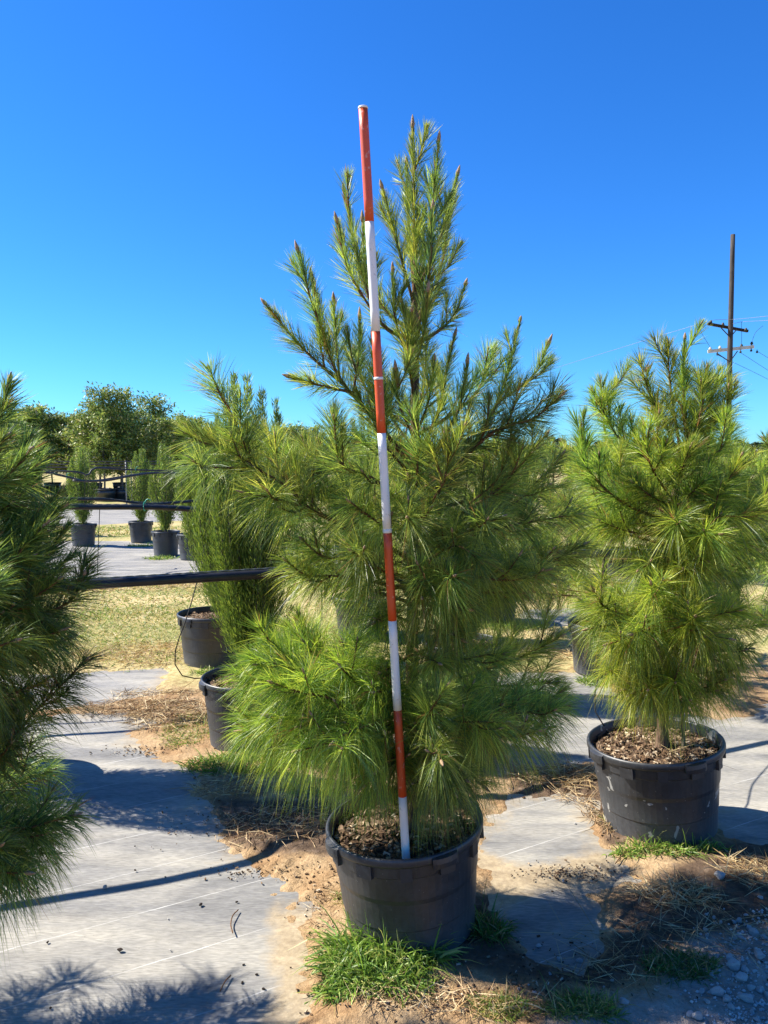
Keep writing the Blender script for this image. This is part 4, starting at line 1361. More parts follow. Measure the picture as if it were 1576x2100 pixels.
# ------------------------------------------------------------------ junipers and pots of the next rows
jf = make_juniper('juniper', 'x', 1.7, 0.27, 15000, 9, 'junipers in the far rows', wid=0.009)
far_j = [(172, 1121, 1.05, 'dark green juniper beside the small gap of straw beyond the dark pine'),
         (290, 1114, 1.0, 'green juniper in the smaller pot past the straw strip'),
         (341, 1142, 1.0, 'green juniper with a pale bare twig at its foot beyond the vase-shaped juniper'),
         (396, 1150, 1.05, 'green juniper crowded close to the vase-shaped juniper'),
         (60, 1100, 1.1, 'juniper hidden in the far row behind the dark pine'),
         (560, 1120, 1.0, 'juniper in the far row hidden by the vase-shaped juniper')]
for i, (u, v, sc, lab) in enumerate(far_j):
    c = ground_at(u, v, 0.22)
    o = jf if i == 0 else copy_tree(jf)
    o.location = (c[0], c[1], 0.33)
    o.rotation_euler.z = i * 1.7
    o.scale = (sc, sc, sc * (0.95 + 0.03 * (i % 3)))
    o['label'] = lab
    make_pot((c[0], c[1], 0.003), 0.255, 0.44, {0: 'black pot in the shade past the dark pine and the straw gap', 1: 'black pot with a moss-green patch at its foot past the straw strip',
             2: 'black pot with a weed over its rim on the fabric past the straw strip', 3: 'black pot hidden by the vase-shaped juniper in the next row',
             4: 'black pot in the far row behind the dark pine', 5: 'black pot in the far row behind the vase-shaped juniper'}[i], 'black nursery pots', rz=i * 0.6, nchips=0, seed=20 + i)

# ------------------------------------------------------------------ broadleaf trees in big pots far behind
PAL_MAG = np.array([(0.1, 0.155, 0.035), (0.18, 0.25, 0.05), (0.27, 0.33, 0.07), (0.4, 0.42, 0.13), (0.42, 0.36, 0.18)])


def make_broadleaf(h, width, n, seed):
    r = np.random.default_rng(seed)
    o = empty('broadleaf_tree', (0, 0, 0.5), 'x', 'tree', 'broadleaf trees in big pots along the far row')
    a = Acc()
    tube(a, smooth_line([(0, 0, 0), (0.03, 0, 0.8), (0, 0.03, 1.6), (0.02, 0, h * 0.85)], 0.15), 0.045, 7)
    a.build('trunk', 'trunk_far', o, smooth=True)
    b, fol = Acc(), Acc()
    V, C = [], []
    for i in range(42):
        f = (i + 0.5) / 42
        z = 0.75 + (h - 0.9) * f
        az = i * 2.4 + r.random()
        reach = width * (1 - abs(f - 0.35) ** 1.5 * 1.25) * r.uniform(0.6, 1.12)
        reach = max(reach, 0.18)
        hv = np.array([math.cos(az), math.sin(az), 0])
        l = smooth_line([(0, 0, z), hv * reach * 0.55 + UP * (z + 0.22), hv * reach + UP * (z + 0.42 * r.uniform(0.4, 1.4))], 0.08)
        tube(b, l, np.linspace(0.016, 0.005, len(l)), 5, False)
        m = int(n / 42)
        fq_ = 0.2 + 0.8 * r.random(m)
        s = np.linspace(0, 1, len(l))
        pos = np.stack([np.interp(fq_, s, l[:, k]) for k in range(3)], 1) + 0.13 * r.normal(size=(m, 3))
        d = norm(hv * 0.6 + UP * 0.35 + 0.8 * r.normal(size=(m, 3)))
        sd = norm(np.cross(d, UP + 0.5 * r.normal(size=(m, 3))))
        L = r.uniform(0.1, 0.19, m)[:, None]
        quad = np.stack([pos, pos + d * L * 0.5 - sd * L * 0.23, pos + d * L, pos + d * L * 0.5 + sd * L * 0.23], 1)
        V.append(quad.reshape(-1, 3))
        c = PAL_MAG[r.choice(5, m, p=[.26, .32, .22, .13, .07])] * r.uniform(0.8, 1.25, (m, 1)) * (1 + 0.15 * r.normal())
        C.append(np.repeat(c, 4, 0))
    V, C = np.concatenate(V), np.concatenate(C)
    k = len(V) // 4
    fol.add(V, None, np.arange(k * 4).reshape(-1, 4), C)
    b.build('branch', 'trunk_far', o, smooth=True)
    tag(fol.build('crown', 'leaf', o, color=True), kind='stuff')
    return o


def make_big_pot(loc, label):
    o = empty('tree_pot', loc, label, 'plant pot', 'big pots along the far row')
    a = Acc()
    lathe(a, [(0, 0), (0.4, 0), (0.43, 0.3), (0.445, 0.31), (0.46, 0.52), (0.44, 0.52), (0.42, 0.4)], 28)
    a.build('body', 'pot', o, smooth=True)
    a = Acc()
    lathe(a, [(0.45, 0.5), (0.485, 0.505), (0.485, 0.55), (0.455, 0.555), (0.44, 0.5)], 28)
    a.build('rim', 'pot', o, smooth=True)
    a = Acc()
    lathe(a, [(0, 0.475), (0.25, 0.47), (0.44, 0.46)], 28)
    a.build('potting_mix', 'mix', o, smooth=True)
    return o


protos = [make_broadleaf(4.0, 1.75, 9000, 71), make_broadleaf(3.5, 1.85, 9000, 72), make_broadleaf(4.4, 1.4, 6000, 73)]
used = [False] * 3
BT = [(-60, 36, 0, 1.0), (10, 35, 1, 1.0), (72, 37, 0, 1.08), (142, 38, 1, 1.12), (205, 34, 0, 1.03), (262, 36, 1, 1.12), (318, 37, 2, 1.1), (352, 34, 1, 0.98),
      (420, 38, 1, 0.92), (520, 40, 0, 0.85), (592, 42, 1, 1.0), (640, 41, 0, 0.86), (700, 44, 1, 0.9)]
notes = ['broadleaf tree ending the far row, screened by the dark pine', 'broadleaf tree behind the tip spray of the dark pine', 'tall leafy tree with a peaked crown',
         'rounded olive-green tree with a notch of sky beside it', 'dark glossy tree above the lone big pot', 'greyish broadleaf tree with a thin twiggy top',
         'slender tree whose sparse top twigs overtop the far row', 'dense broadleaf tree next to the long pine limb tip',
         'low broadleaf tree behind the long limb of the tall pine', 'broadleaf tree behind the spires of the vase-shaped juniper',
         'pale broadleaf tree in the gap beside the juniper spires', 'small broadleaf tree next to the tall pine crown', 'broadleaf tree hidden behind the tall pine']
for q in range(11):                           # a second row closes the gaps
    BT.append((-90 + q * 47 + 9 * (q % 3), 43 + q % 3, q % 2, 0.95 + 0.06 * (q % 4)))
    notes.append('%s tree of the second row, %s' % (['dull green', 'olive'][q % 2], ['by the dark pine', 'screened by the dark pine', 'behind the dark pine spray', 'behind the peaked crown', 'beside the sky notch', 'behind the sky notch',
                 'behind the lone big pot', 'behind the twiggy top', 'behind the sparse top twigs', 'behind the pine limb tip', 'behind the long pine limb'][q]))
for i, (u, d, kd, sc) in enumerate(BT):
    g = P(u, HORIZON, d)
    o = protos[kd] if not used[kd] else copy_tree(protos[kd])
    used[kd] = True
    o.location = (g[0], d, 0.46)
    o.rotation_euler.z = i * 1.3
    o.scale = (sc, sc, sc * 0.86)
    o['label'] = notes[i]
    make_big_pot((g[0], d, 0.003), 'big pot under the ' + notes[i])
# the two big pots that stand out in the clearing
for (u, d, lab, tl) in [(214, 33, 'lone big dusty pot with two thin trunks in the far clearing', 'thin-trunked tree in the lone big dusty pot'), (251, 33.6, 'big dark pot beside the lone dusty pot in the far clearing', 'bare-stemmed tree in the big dark pot beside the lone dusty pot')]:
    g = P(u, HORIZON, d)
    make_big_pot((g[0], d, 0.003), lab)
    o = copy_tree(protos[2])
    o.location = (g[0], d, 0.46)
    o.rotation_euler.z = d
    o.scale = (0.9, 0.9, 0.95)
    o['label'] = tl

# the wood along the horizon
fol = Acc()
r = np.random.default_rng(5)
for u in np.arange(-500, 2100, 16):
    d = r.uniform(105, 150)
    left = np.clip((700 - u) / 700, 0, 1)
    h = (4.8 + 4.2 * left) * r.uniform(0.8, 1.12) * d / 120
    c0 = P(u, HORIZON, d)
    m = 420
    zz = h * r.random(m) ** 0.7
    w = h * 0.36 * np.sqrt(np.clip(1.05 - (zz / h) ** 2, 0.02, 1))
    a = r.random(m) * 2 * math.pi
    pos = np.stack([c0[0] + w * np.cos(a) * r.random(m) ** 0.4, d + w * np.sin(a), zz], -1)
    dd = norm(r.normal(size=(m, 3)))
    s = norm(np.cross(dd, r.normal(size=(m, 3))))
    L = r.uniform(0.35, 0.8, (m, 1))
    V = np.stack([pos - dd * L * .5, pos - s * L * .35, pos + dd * L * .5, pos + s * L * .35], 1).reshape(-1, 3)
    c = np.array([0.03, 0.055, 0.022]) * r.uniform(0.6, 1.4, (m, 1)) * r.uniform(0.8, 1.3)
    fol.add(V, None, np.arange(m * 4).reshape(-1, 4), np.repeat(c, 4, 0))
tag(fol.build('distant_wood', 'leaf', color=True), 'dark wood along the horizon behind the nursery rows', 'woodland', kind='stuff')


# ------------------------------------------------------------------ the banded pole
pb_in = pb + (pb - pt) / np.linalg.norm(pb - pt) * 0.05
axis_d = norm(pt - pb)
pole_len = np.linalg.norm(pt - pb)


def pole_s(v):
    """length along the pole at the picture height v"""
    lo, hi = -0.2, pole_len + 0.1
    for _ in range(40):
        mid = (lo + hi) / 2
        q = pb + axis_d * mid - np.array([0, 0, CAM_H])
        c, s = math.cos(PITCH), math.sin(PITCH)
        fwd, upv = q[1] * c - q[2] * s, q[1] * s + q[2] * c
        vv = H0 / 2 - F0 * upv / fwd
        if vv > v:
            lo = mid
        else:
            hi = mid
    return lo


cuts = [-0.06] + [pole_s(v) for v in (1632, 1455, 1272, 1091, 888, 680, 455)] + [pole_len]
pole = empty('measuring_pole', tuple(pb), 'slim red and white banded measuring pole stuck in the pot of the tall pine', 'measuring pole')
PR = 0.0137
for i in range(8):
    a = Acc()
    s0, s1 = cuts[i], cuts[i + 1] - 0.0004
    ss = np.linspace(s0, s1, 6)
    tube(a, pb + axis_d * ss[:, None], PR * (1.0 if i < 4 else 0.985), 20)
    b = a.build('band', 'white' if i % 2 == 0 else 'red', pole, pb, True)
    b['label'] = ('white' if i % 2 == 0 else 'red') + ' painted band of the pole'
for s, w_, m_, nm in [(pole_len, 0.006, 'white', 'end_cap'), (pole_s(776), 0.008, 'white', 'joint_collar'), (pole_s(1091) + 0.004, 0.012, 'white', 'joint_collar')]:
    a = Acc()
    tube(a, pb + axis_d * np.linspace(s - w_ * 0.5, s + w_ * 0.5, 4)[:, None], [PR + 0.0006, PR + 0.001, PR + 0.001, PR + 0.0003], 20)
    a.build(nm, m_, pole, pb, True)


# ------------------------------------------------------------------ pipes, cables and drip tubes
def pipe_thing(name, label, pts, r, cat='pipe', mat='pipe', n=10, group=None, cable=None, ties=()):
    b = np.asarray(pts[0], float)
    o = empty(name, tuple(b), label, cat, group)
    a = Acc()
    line = smooth_line(pts, 0.08)
    tube(a, line, r, n)
    a.build('tube', mat, o, b, True)
    if cable:
        a = Acc()
        l2 = line + np.array([0, 0, r + cable * 0.9])
        s = np.arange(len(l2)) * 0.08
        l2 = smooth_line(l2[:: max(1, len(l2) // 10)], 0.02)
        th = np.arange(len(l2)) * 1.1
        for ph in (0, math.pi):
            w = l2.copy()
            w[:, 2] += cable * 0.45 * np.sin(th + ph)
            w[:, 1] += cable * 0.45 * np.cos(th + ph)
            tube(a, w, cable * 0.6, 5)
        a.build('support_cable', 'cable', o, b, True)
    for f in ties:
        p = line[int(f * (len(line) - 1))]
        a = Acc()
        th = np.linspace(0, 2 * math.pi, 13)
        ring = p + np.stack([0 * th, (r + 0.006) * np.cos(th), 0.006 + (r + 0.014) * np.sin(th)], -1)
        tube(a, ring, 0.004, 5)
        tube(a, smooth_line([p + UP * (r + 0.015), p + UP * (r + 0.04) + np.array([0.02, 0, 0]), p + UP * (r + 0.03) + np.array([0.045, 0, 0])], 0.01), 0.004, 5)
        a.build('tie', 'tie', o, b)
    return o


dirv = np.array([math.cos(ROW) * 0.9, math.sin(R(24)), 0])
pA, pB, pC = P(-60, 1213, 3.31), P(545, 1177, 3.93), P(1245, 1135, 4.82)
pipe_thing('irrigation_pipe', 'thick black irrigation pipe crossing in front of the junipers with a twisted cable on top',
           [P(-700, 1240, 2.95), pA, P(190, 1198, 3.6), pB, P(850, 1158, 4.28), pC, P(1560, 1140, 5.0), P(2000, 1130, 5.4)], 0.0245, group='irrigation pipes', cable=0.004)
pipe_thing('irrigation_pipe', 'lower of two black pipes tied with green, behind the dark pine', [P(-350, 1030, 4.9), P(0, 1036, 5.1), P(160, 1040, 5.3), P(330, 1041, 5.55), P(470, 1050, 5.8), P(640, 1052, 6.1)],
           0.019, group='irrigation pipes', cable=0.0028, ties=(0.62,))
pipe_thing('irrigation_pipe', 'upper of two black pipes, bowed, behind the dark pine', [P(-350, 1022, 5.1), P(0, 1024, 5.3), P(160, 1024, 5.5), P(230, 1025, 5.6), P(310, 1034, 5.7), P(420, 1026, 6.0)],
           0.0095, group='irrigation pipes', cable=0.0024)
pipe_thing('irrigation_pipe', 'sagging black pipe in front of the far big pots, tied with green', [P(-250, 975, 11), P(60, 968, 11.4), P(125, 975, 11.6), P(180, 987, 12), P(250, 978, 12.3), P(310, 970, 12.6), P(410, 970, 13), P(700, 965, 14)],
           0.017, group='irrigation pipes', ties=(0.36,))
pipe_thing('irrigation_pipe', 'kinked black pipe with an upward elbow before the far row', [P(-200, 962, 12), P(130, 966, 12.2), P(178, 975, 12.4), P(196, 960, 12.5), P(260, 963, 12.8), P(420, 966, 13.2), P(720, 960, 14)],
           0.015, group='irrigation pipes', ties=(0.5,))
pipe_thing('irrigation_pipe', 'slack black pipe curving up to the junipers of the far row', [P(150, 986, 11.5), P(215, 986, 11.8), P(270, 976, 12), P(325, 970, 12.4), P(420, 972, 12.8)], 0.015, group='irrigation pipes')
for i, (y0, y1, d, lab) in enumerate([(951, 949, 20, 'thin black line strung highest before the far row'), (957, 955, 18, 'thin black line strung second highest before the far row'),
                                      (945, 944, 26, 'thin black line close under the broadleaf crowns')]):
    pipe_thing('irrigation_line', lab, [P(-200, y0, d), P(200, y0 + 1.5, d), P(700, y1, d + 1.5)], 0.014, group='thin irrigation lines')

# drip tubes
pipe_thing('drip_tube', 'thin black drip tube looping down into the dusty pot of the vase-shaped juniper',
           [P(433, 1046, 5.74), P(430, 1075, 5.4), P(405, 1190, 4.9), P(384, 1265, 4.6), P(361, 1330, 4.45), P(362, 1372, 4.4), P(385, 1390, 4.42), P(425, 1390, 4.5)], 0.0036, 'tube', 'tubing', 6, 'drip tubes')
pipe_thing('drip_tube', 'thin black drip tube dropping into the mud-splashed pot', [P(1240, 1140, 4.81), P(1236, 1300, 4.1), P(1231, 1370, 3.75), P(1220, 1425, 3.6), P(1222, 1462, 3.55), P(1240, 1490, 3.5)], 0.0034, 'tube', 'tubing', 6, 'drip tubes')
pipe_thing('drip_tube', 'thin black drip tube hanging behind the tall pine', [P(722, 1166, 4.15), P(716, 1250, 4.1), P(709, 1340, 4.05), P(700, 1420, 4.0), P(690, 1500, 3.9)], 0.0045, 'tube', 'tubing', 6, 'drip tubes')
pipe_thing('drip_tube', 'straight drip tube hanging over the straw strip past the dark pine', [P(205, 1042, 5.36), P(204, 1070, 5.5), P(203, 1095, 5.6), P(200, 1180, 5.8)], 0.0028, 'tube', 'tubing', 5, 'drip tubes')

# thin posts
for (u, v0, d, r_, lab) in [(481, 766, 20, 0.022, 'thin dark post standing above the vase-shaped juniper'), (258, 944, 28, 0.022, 'pale thin stake between the far big pots'), (269, 946, 27, 0.02, 'second pale thin stake between the far big pots')]:
    t_ = P(u, v0, d)
    a = Acc()
    tube(a, [(t_[0], d, -0.02), (t_[0] + 0.01, d, t_[2] * 0.5), (t_[0], d, t_[2])], r_, 8)
    b = np.array([t_[0], d, 0])
    st = empty('support_post', tuple(b), lab, 'post')
    a.build('shaft', 'iron' if u == 481 else 'stake', st, b, True)
    a = Acc()
    tube(a, [(t_[0], d, t_[2] - 0.05), (t_[0], d, t_[2] + 0.01)], r_ * 1.25, 8)
    a.build('cap', 'iron', st, b, True)

# the bare stem standing in the mud-splashed pot
a = Acc()
tube(a, smooth_line([P(1403, 1540, 3.38), P(1401, 1490, 3.4), P(1399, 1440, 3.42)], 0.02), 0.0085, 8)
tag(a.build('planting_stake', 'trunk_far', smooth=True), 'short grey stick standing in the bark mulch of the mud-splashed pot', 'stake')

# ------------------------------------------------------------------ the power pole
UD = 36.0
ub, ut = P(1497, 950, UD), P(1503.5, 481, UD)
ub = np.array([P(1492, 950, UD)[0], UD, 0.0])
up_ = empty('utility_pole', tuple(ub), 'tall weathered wooden power pole with two crossarms behind the yellow-green pine', 'utility pole')
a = Acc()
nn = 14
line = ub + (ut - ub) * np.linspace(-0.02, 1, nn)[:, None]
tube(a, line, np.linspace(0.145, 0.098, nn), 12)
a.build('shaft', 'wood', up_, ub, True)


def arm(p0, p1, w, h, m, nm):
    c = (p0 + p1) / 2
    d = norm(p1 - p0)
    s = norm(np.cross(d, UP))
    u_ = np.cross(s, d)
    a = Acc()
    box(a, c, (np.linalg.norm(p1 - p0), w, h), ax=np.stack([d, s, u_]))
    return a.build(nm, m, up_, ub)


arm_dark = arm(P(1452, 664, UD - 0.15), P(1534, 679, UD + 0.35), 0.1, 0.12, 'wood_dark', 'crossarm')
arm_dark['label'] = 'dark upper crossarm'
arm_pale = arm(P(1452, 721, UD + 0.25), P(1547, 711, UD - 0.2), 0.11, 0.14, 'wood_pale', 'crossarm')
arm_pale['label'] = 'pale lower crossarm'
for p0, p1 in [((1479, 672), (1498, 692)), ((1511, 676), (1501, 688)), ((1470, 724), (1497, 742)), ((1513, 720), (1500, 738))]:
    arm(P(*p0, UD - 0.16), P(*p1, UD - 0.16), 0.03, 0.04, 'iron', 'brace')
for (u, v) in [(1458, 659), (1483, 664), (1530, 675), (1457, 714), (1477, 712), (1521, 708), (1542, 703)]:
    a = Acc()
    p = P(u, v + 4, UD + (-.1 if u < 1500 else 0.1))
    lathe(a, [(0.0, 0.0), (0.03, 0.0), (0.03, 0.06), (0.065, 0.07), (0.07, 0.12), (0.045, 0.14), (0.05, 0.18), (0.0, 0.2)], 12)
    a.v[0] = a.v[0] + p - np.array([0, 0, 0.05])
    a.build('insulator', 'iron' if v < 690 or u > 1510 else 'wood_pale', arm_dark if v < 690 else arm_pale, ub, True)
for (u, v) in [(1472, 727), (1519, 722), (1541, 719), (1553, 722)]:
    a = Acc()
    lathe(a, [(0.0, 0.0), (0.05, 0.01), (0.05, 0.08), (0.02, 0.1), (0.02, 0.16)], 10)
    a.v[0] = a.v[0] + P(u, v, UD - 0.2) - np.array([0, 0, 0.05])
    a.build('hanging_insulator', 'iron', arm_pale, ub, True)
wires = [([(560, 905, 120), (860, 840, 62), (1180, 742, 42), (1433, 665, 35.7), (1480, 656, 35.8), (1503, 655, 35.85), (1576, 648, 33), (1900, 610, 24)], 'pale power line passing the top crossarm, bright in the sun', 'wire'),
         ([(1503, 664, 35.85), (1521, 660, 35.9), (1576, 657, 34), (1900, 640, 26)], 'pale power line just under the top one', 'wire'),
         ([(1433, 665, 35.5), (1440, 684, 35.8), (1457, 712, 36.1)], 'short jumper wire dropping to the end of the pale crossarm beyond the pine tip', 'iron'),
         ([(1521, 660, 35.9), (1521.5, 690, 35.9), (1521, 706, 35.9)], 'short jumper wire dropping straight onto the pale crossarm', 'iron'),
         ([(1565, 668, 36.5), (1550, 682, 36.2), (1542, 702, 35.9)], 'short slanting jumper wire at the outer end of the pale crossarm', 'iron'),
         ([(1472, 728, 35.8), (1560, 770, 38), (1700, 842, 42)], 'dark power line sloping down from the inner side of the pale crossarm', 'iron'),
         ([(1519, 723, 35.8), (1600, 775, 38), (1720, 850, 42)], 'dark power line sloping down from the middle of the pale crossarm', 'iron'),
         ([(1553, 720, 35.8), (1620, 762, 38), (1730, 835, 42)], 'dark power line sloping down from the outer end of the pale crossarm', 'iron')]
for pts, lab, m in wires:
    a = Acc()
    w = smooth_line([P(*q) for q in pts], 0.5 if len(pts) > 3 else 0.15)
    tube(a, w, 0.009, 5)
    tag(a.build('power_line', m, smooth=True), lab, 'wire', 'power lines')


# ------------------------------------------------------------------ grass, straw, stones
def blade_patch(acc, cx, cy, rx, ry, n, L, w, pal, lean=0.5, droop=0.4, seed=0, flat=False, rot=0.0, z=None):
    r = np.random.default_rng(seed)
    a = r.random(n) * 2 * math.pi
    q = np.sqrt(r.random(n)) * (0.75 + 0.25 * r.random(n))
    lx, ly = rx * q * np.cos(a), ry * q * np.sin(a)
    x = cx + lx * math.cos(rot) - ly * math.sin(rot)
    y = cy + lx * math.sin(rot) + ly * math.cos(rot)
    gz = ground_z(x, y) if z is None else np.full(n, z)
    if flat:
        d = np.stack([r.normal(size=n), r.normal(size=n), 0.22 * np.abs(r.normal(size=n))], -1)
        dr = 0.12 * r.random(n)
        gz = gz + 0.004 + 0.016 * r.random(n)
    else:
        d = np.stack([lean * r.normal(size=n) + 0.25 * np.cos(a) * q, lean * r.normal(size=n) + 0.25 * np.sin(a) * q, np.ones(n)], -1)
        dr = droop * (0.4 + r.random(n))
        gz = gz - 0.004
    ln = L * (0.45 + 0.75 * r.random(n))
    c = pal[r.choice(len(pal), n)] * r.uniform(0.8, 1.2, (n, 1))
    ribbons(acc, np.stack([x, y, gz], -1), d, ln, w * r.uniform(0.7, 1.3, n), dr, c, 3, c * 1.15)


G_GREEN = np.array([(0.11, 0.2, 0.028), (0.16, 0.26, 0.035), (0.22, 0.32, 0.05), (0.08, 0.15, 0.024), (0.3, 0.32, 0.09)])
G_MIXED = np.array([(0.13, 0.21, 0.035), (0.2, 0.25, 0.05), (0.34, 0.28, 0.1), (0.44, 0.34, 0.15), (0.1, 0.17, 0.03)])
G_DARK = np.array([(0.05, 0.11, 0.02), (0.07, 0.14, 0.028), (0.1, 0.18, 0.035), (0.28, 0.22, 0.1)])
S_STRAW = np.array([(0.42, 0.29, 0.13), (0.5, 0.37, 0.18), (0.3, 0.19, 0.08), (0.55, 0.44, 0.25), (0.2, 0.11, 0.05)])
S_BROWN = np.array([(0.3, 0.19, 0.09), (0.42, 0.3, 0.16), (0.2, 0.11, 0.05), (0.5, 0.39, 0.22)])


def clump(u, v, rx, ry, n, L, w, pal, label, seed, lean=0.5, droop=0.45, extra=0, cat='grass'):
    g = G(u, v)
    o = empty('grass_clump', (g[0], g[1], 0), label, cat)
    a = Acc()
    blade_patch(a, g[0], g[1], rx, ry, n, L, w, pal, lean, droop, seed)
    a.build('blades', 'grass', o, (g[0], g[1], 0), color=True)
    o.children[0]['kind'] = 'stuff'
    if extra:
        a = Acc()
        blade_patch(a, g[0], g[1], rx * 0.7, ry * 0.6, extra, L * 2.2, w * 0.7, pal, 0.35, 0.35, seed + 1)
        b = a.build('seed_stems', 'grass', o, (g[0], g[1], 0), color=True)
        b['kind'] = 'stuff'
    return o


tuss = clump(770, 2010, 0.17, 0.085, 1500, 0.12, 0.0048, G_GREEN, 'bright green grass clump at the sunlit foot of the tall pine pot', 1, 0.95, 0.8, 26)
for q, (u_, v_, rx_, ry_, n_, L_) in enumerate([(705, 1990, 0.07, 0.08, 420, 0.15), (850, 1975, 0.1, 0.06, 520, 0.17), (760, 1960, 0.12, 0.04, 380, 0.24), (800, 2040, 0.17, 0.05, 420, 0.09), (690, 2040, 0.07, 0.05, 160, 0.1)]):
    g_ = G(u_, v_)
    a = Acc()
    blade_patch(a, g_[0], g_[1], rx_, ry_, n_, L_, 0.0052, G_GREEN, 1.05, 0.7, 60 + q)
    tag(a.build('blades', 'grass', tuss, tuple(tuss.location), color=True), kind='stuff')
clump(1005, 1915, 0.075, 0.07, 330, 0.13, 0.0042, G_DARK, 'dark grass tuft in the shade beside the tall pine pot', 2, 0.7, 0.6, 8)
clump(1370, 1752, 0.27, 0.06, 620, 0.085, 0.0045, G_GREEN, 'sparse green weeds along the foot of the mud-splashed pot', 3, 0.9, 0.5, 20)
clump(1252, 1690, 0.03, 0.1, 90, 0.07, 0.0035, G_MIXED, 'thin grass wisps at the lit side of the mud-splashed pot', 4, 0.8, 0.6)
clump(1395, 1995, 0.13, 0.075, 900, 0.065, 0.003, G_DARK, 'dark low grass patch between the straw and the stones', 5, 0.8, 0.5)
clump(1190, 2085, 0.13, 0.05, 700, 0.075, 0.003, G_MIXED, 'sunlit olive grass patch by the pale soil in front of the shadow', 6, 0.8, 0.5, 10)
clump(1030, 2085, 0.09, 0.05, 420, 0.07, 0.003, G_MIXED, 'sunlit yellowing grass patch near the bright green clump', 7, 0.8, 0.5, 8)
clump(520, 1575, 0.42, 0.15, 1500, 0.1, 0.004, G_GREEN, 'lush green weeds around the dusty pot with the looped tube', 8, 0.7, 0.5, 20)
clump(395, 1500, 0.2, 0.35, 1300, 0.06, 0.0035, G_MIXED, 'dry mixed grass beside the dusty pot with the looped tube', 9, 0.9, 0.5)
clump(425, 1382, 0.14, 0.07, 160, 0.11, 0.006, G_GREEN, 'broad-bladed weed in front of the mulched pot', 10, 0.8, 0.9)
clump(1225, 1400, 0.16, 0.12, 420, 0.1, 0.0045, G_GREEN, 'green grass at the foot of the dusty pot behind the yellow-green pine', 11, 0.7, 0.5)
clump(1040, 1290, 0.4, 0.2, 700, 0.13, 0.006, G_GREEN, 'green weeds by the pots seen beside the tall pine lower crown', 12, 0.7, 0.5)
clump(292, 1120, 0.35, 0.16, 300, 0.1, 0.008, G_GREEN, 'yellow-green grass at the foot of the pot past the straw strip', 13, 0.8, 0.5)
clump(330, 1146, 0.3, 0.2, 300, 0.13, 0.008, G_GREEN, 'bright weed tuft by the far pot with the weed over its rim', 14, 0.8, 0.5)
clump(700, 1850, 0.03, 0.05, 60, 0.07, 0.003, G_MIXED, 'small pale grass wisp by the sandy side of the tall pine pot', 15, 0.8, 0.5)
clump(640, 1625, 0.2, 0.1, 420, 0.07, 0.0035, G_MIXED, 'dry yellow-green grass under the left skirt of the tall pine', 16, 0.8, 0.5)

# straw and dead needles lying about: nobody could count them
a = Acc()
for i, (u, v, rx, ry, n, L, w, pal) in enumerate([
        (575, 1700, 0.33, 0.2, 420, 0.11, 0.0024, S_BROWN), (1150, 1600, 0.3, 0.13, 700, 0.12, 0.0024, S_STRAW), (1390, 1850, 0.2, 0.11, 520, 0.1, 0.0024, S_STRAW),
        (1560, 1800, 0.2, 0.12, 430, 0.1, 0.0024, S_STRAW), (1330, 1950, 0.36, 0.16, 170, 0.15, 0.0022, S_BROWN), (1520, 1930, 0.25, 0.14, 130, 0.12, 0.0022, S_BROWN),
        (1250, 2010, 0.2, 0.1, 60, 0.12, 0.0022, S_STRAW), (870, 2070, 0.25, 0.07, 220, 0.07, 0.0022, S_BROWN), (660, 1860, 0.06, 0.2, 110, 0.05, 0.0018, S_BROWN), (1010, 2080, 0.25, 0.06, 160, 0.08, 0.002, S_STRAW), (350, 1470, 0.3, 0.35, 900, 0.11, 0.003, S_STRAW),
        (260, 1455, 0.45, 0.16, 700, 0.1, 0.003, S_BROWN), (330, 1425, 0.4, 0.08, 300, 0.1, 0.003, S_STRAW), (1180, 1640, 0.12, 0.05, 120, 0.1, 0.002, S_BROWN),
        (1225, 1680, 0.05, 0.2, 160, 0.08, 0.0024, S_BROWN), (470, 1620, 0.25, 0.12, 260, 0.09, 0.0026, S_STRAW), (1120, 1340, 0.6, 0.35, 700, 0.13, 0.004, S_STRAW),
        (1100, 1225, 1.0, 0.6, 900, 0.16, 0.007, S_STRAW), (1360, 1515, 0.15, 0.12, 30, 0.14, 0.0018, S_STRAW)]):
    g = G(u, v)
    if w == 0.0018 and L == 0.14:
        blade_patch(a, RP[0] + 0.08, RP[1] - 0.12, 0.14, 0.1, 26, 0.13, 0.0018, S_STRAW, seed=200 + i, flat=True, z=0.36)
    else:
        blade_patch(a, g[0], g[1], rx, ry, n, L, w, pal, seed=200 + i, flat=True)
tag(a.build('straw_litter', 'straw', color=True), 'dry straw and fallen needles lying over the soil between the pots', 'straw', kind='stuff')

# the grassy aisle: standing dry and green blades
a = Acc()
for i, (u0, v0, rx, ry, n, L, w, pal) in enumerate([
        (270, 1300, 1.5, 1.5, 7000, 0.075, 0.005, G_MIXED), (60, 1290, 1.6, 1.6, 3500, 0.075, 0.006, G_MIXED), (560, 1290, 1.6, 1.5, 3500, 0.08, 0.005, G_MIXED),
        (250, 1235, 2.2, 1.2, 4200, 0.09, 0.008, G_MIXED), (240, 1092, 3.0, 1.6, 3000, 0.12, 0.014, G_MIXED), (900, 1270, 2.0, 1.6, 2600, 0.09, 0.006, G_MIXED),
        (330, 1345, 0.9, 0.45, 2200, 0.08, 0.0035, S_STRAW), (250, 1205, 2.0, 0.5, 1500, 0.1, 0.008, S_STRAW)]):
    g = G(u0, v0)
    blade_patch(a, g[0], g[1], rx, ry, n, L, w, pal, 0.9, 0.5, 300 + i, flat=(i in (6, 7)))
tag(a.build('aisle_grass', 'grass', color=True), 'dry and green grass of the aisle between the rows of pots', 'grass', kind='stuff')

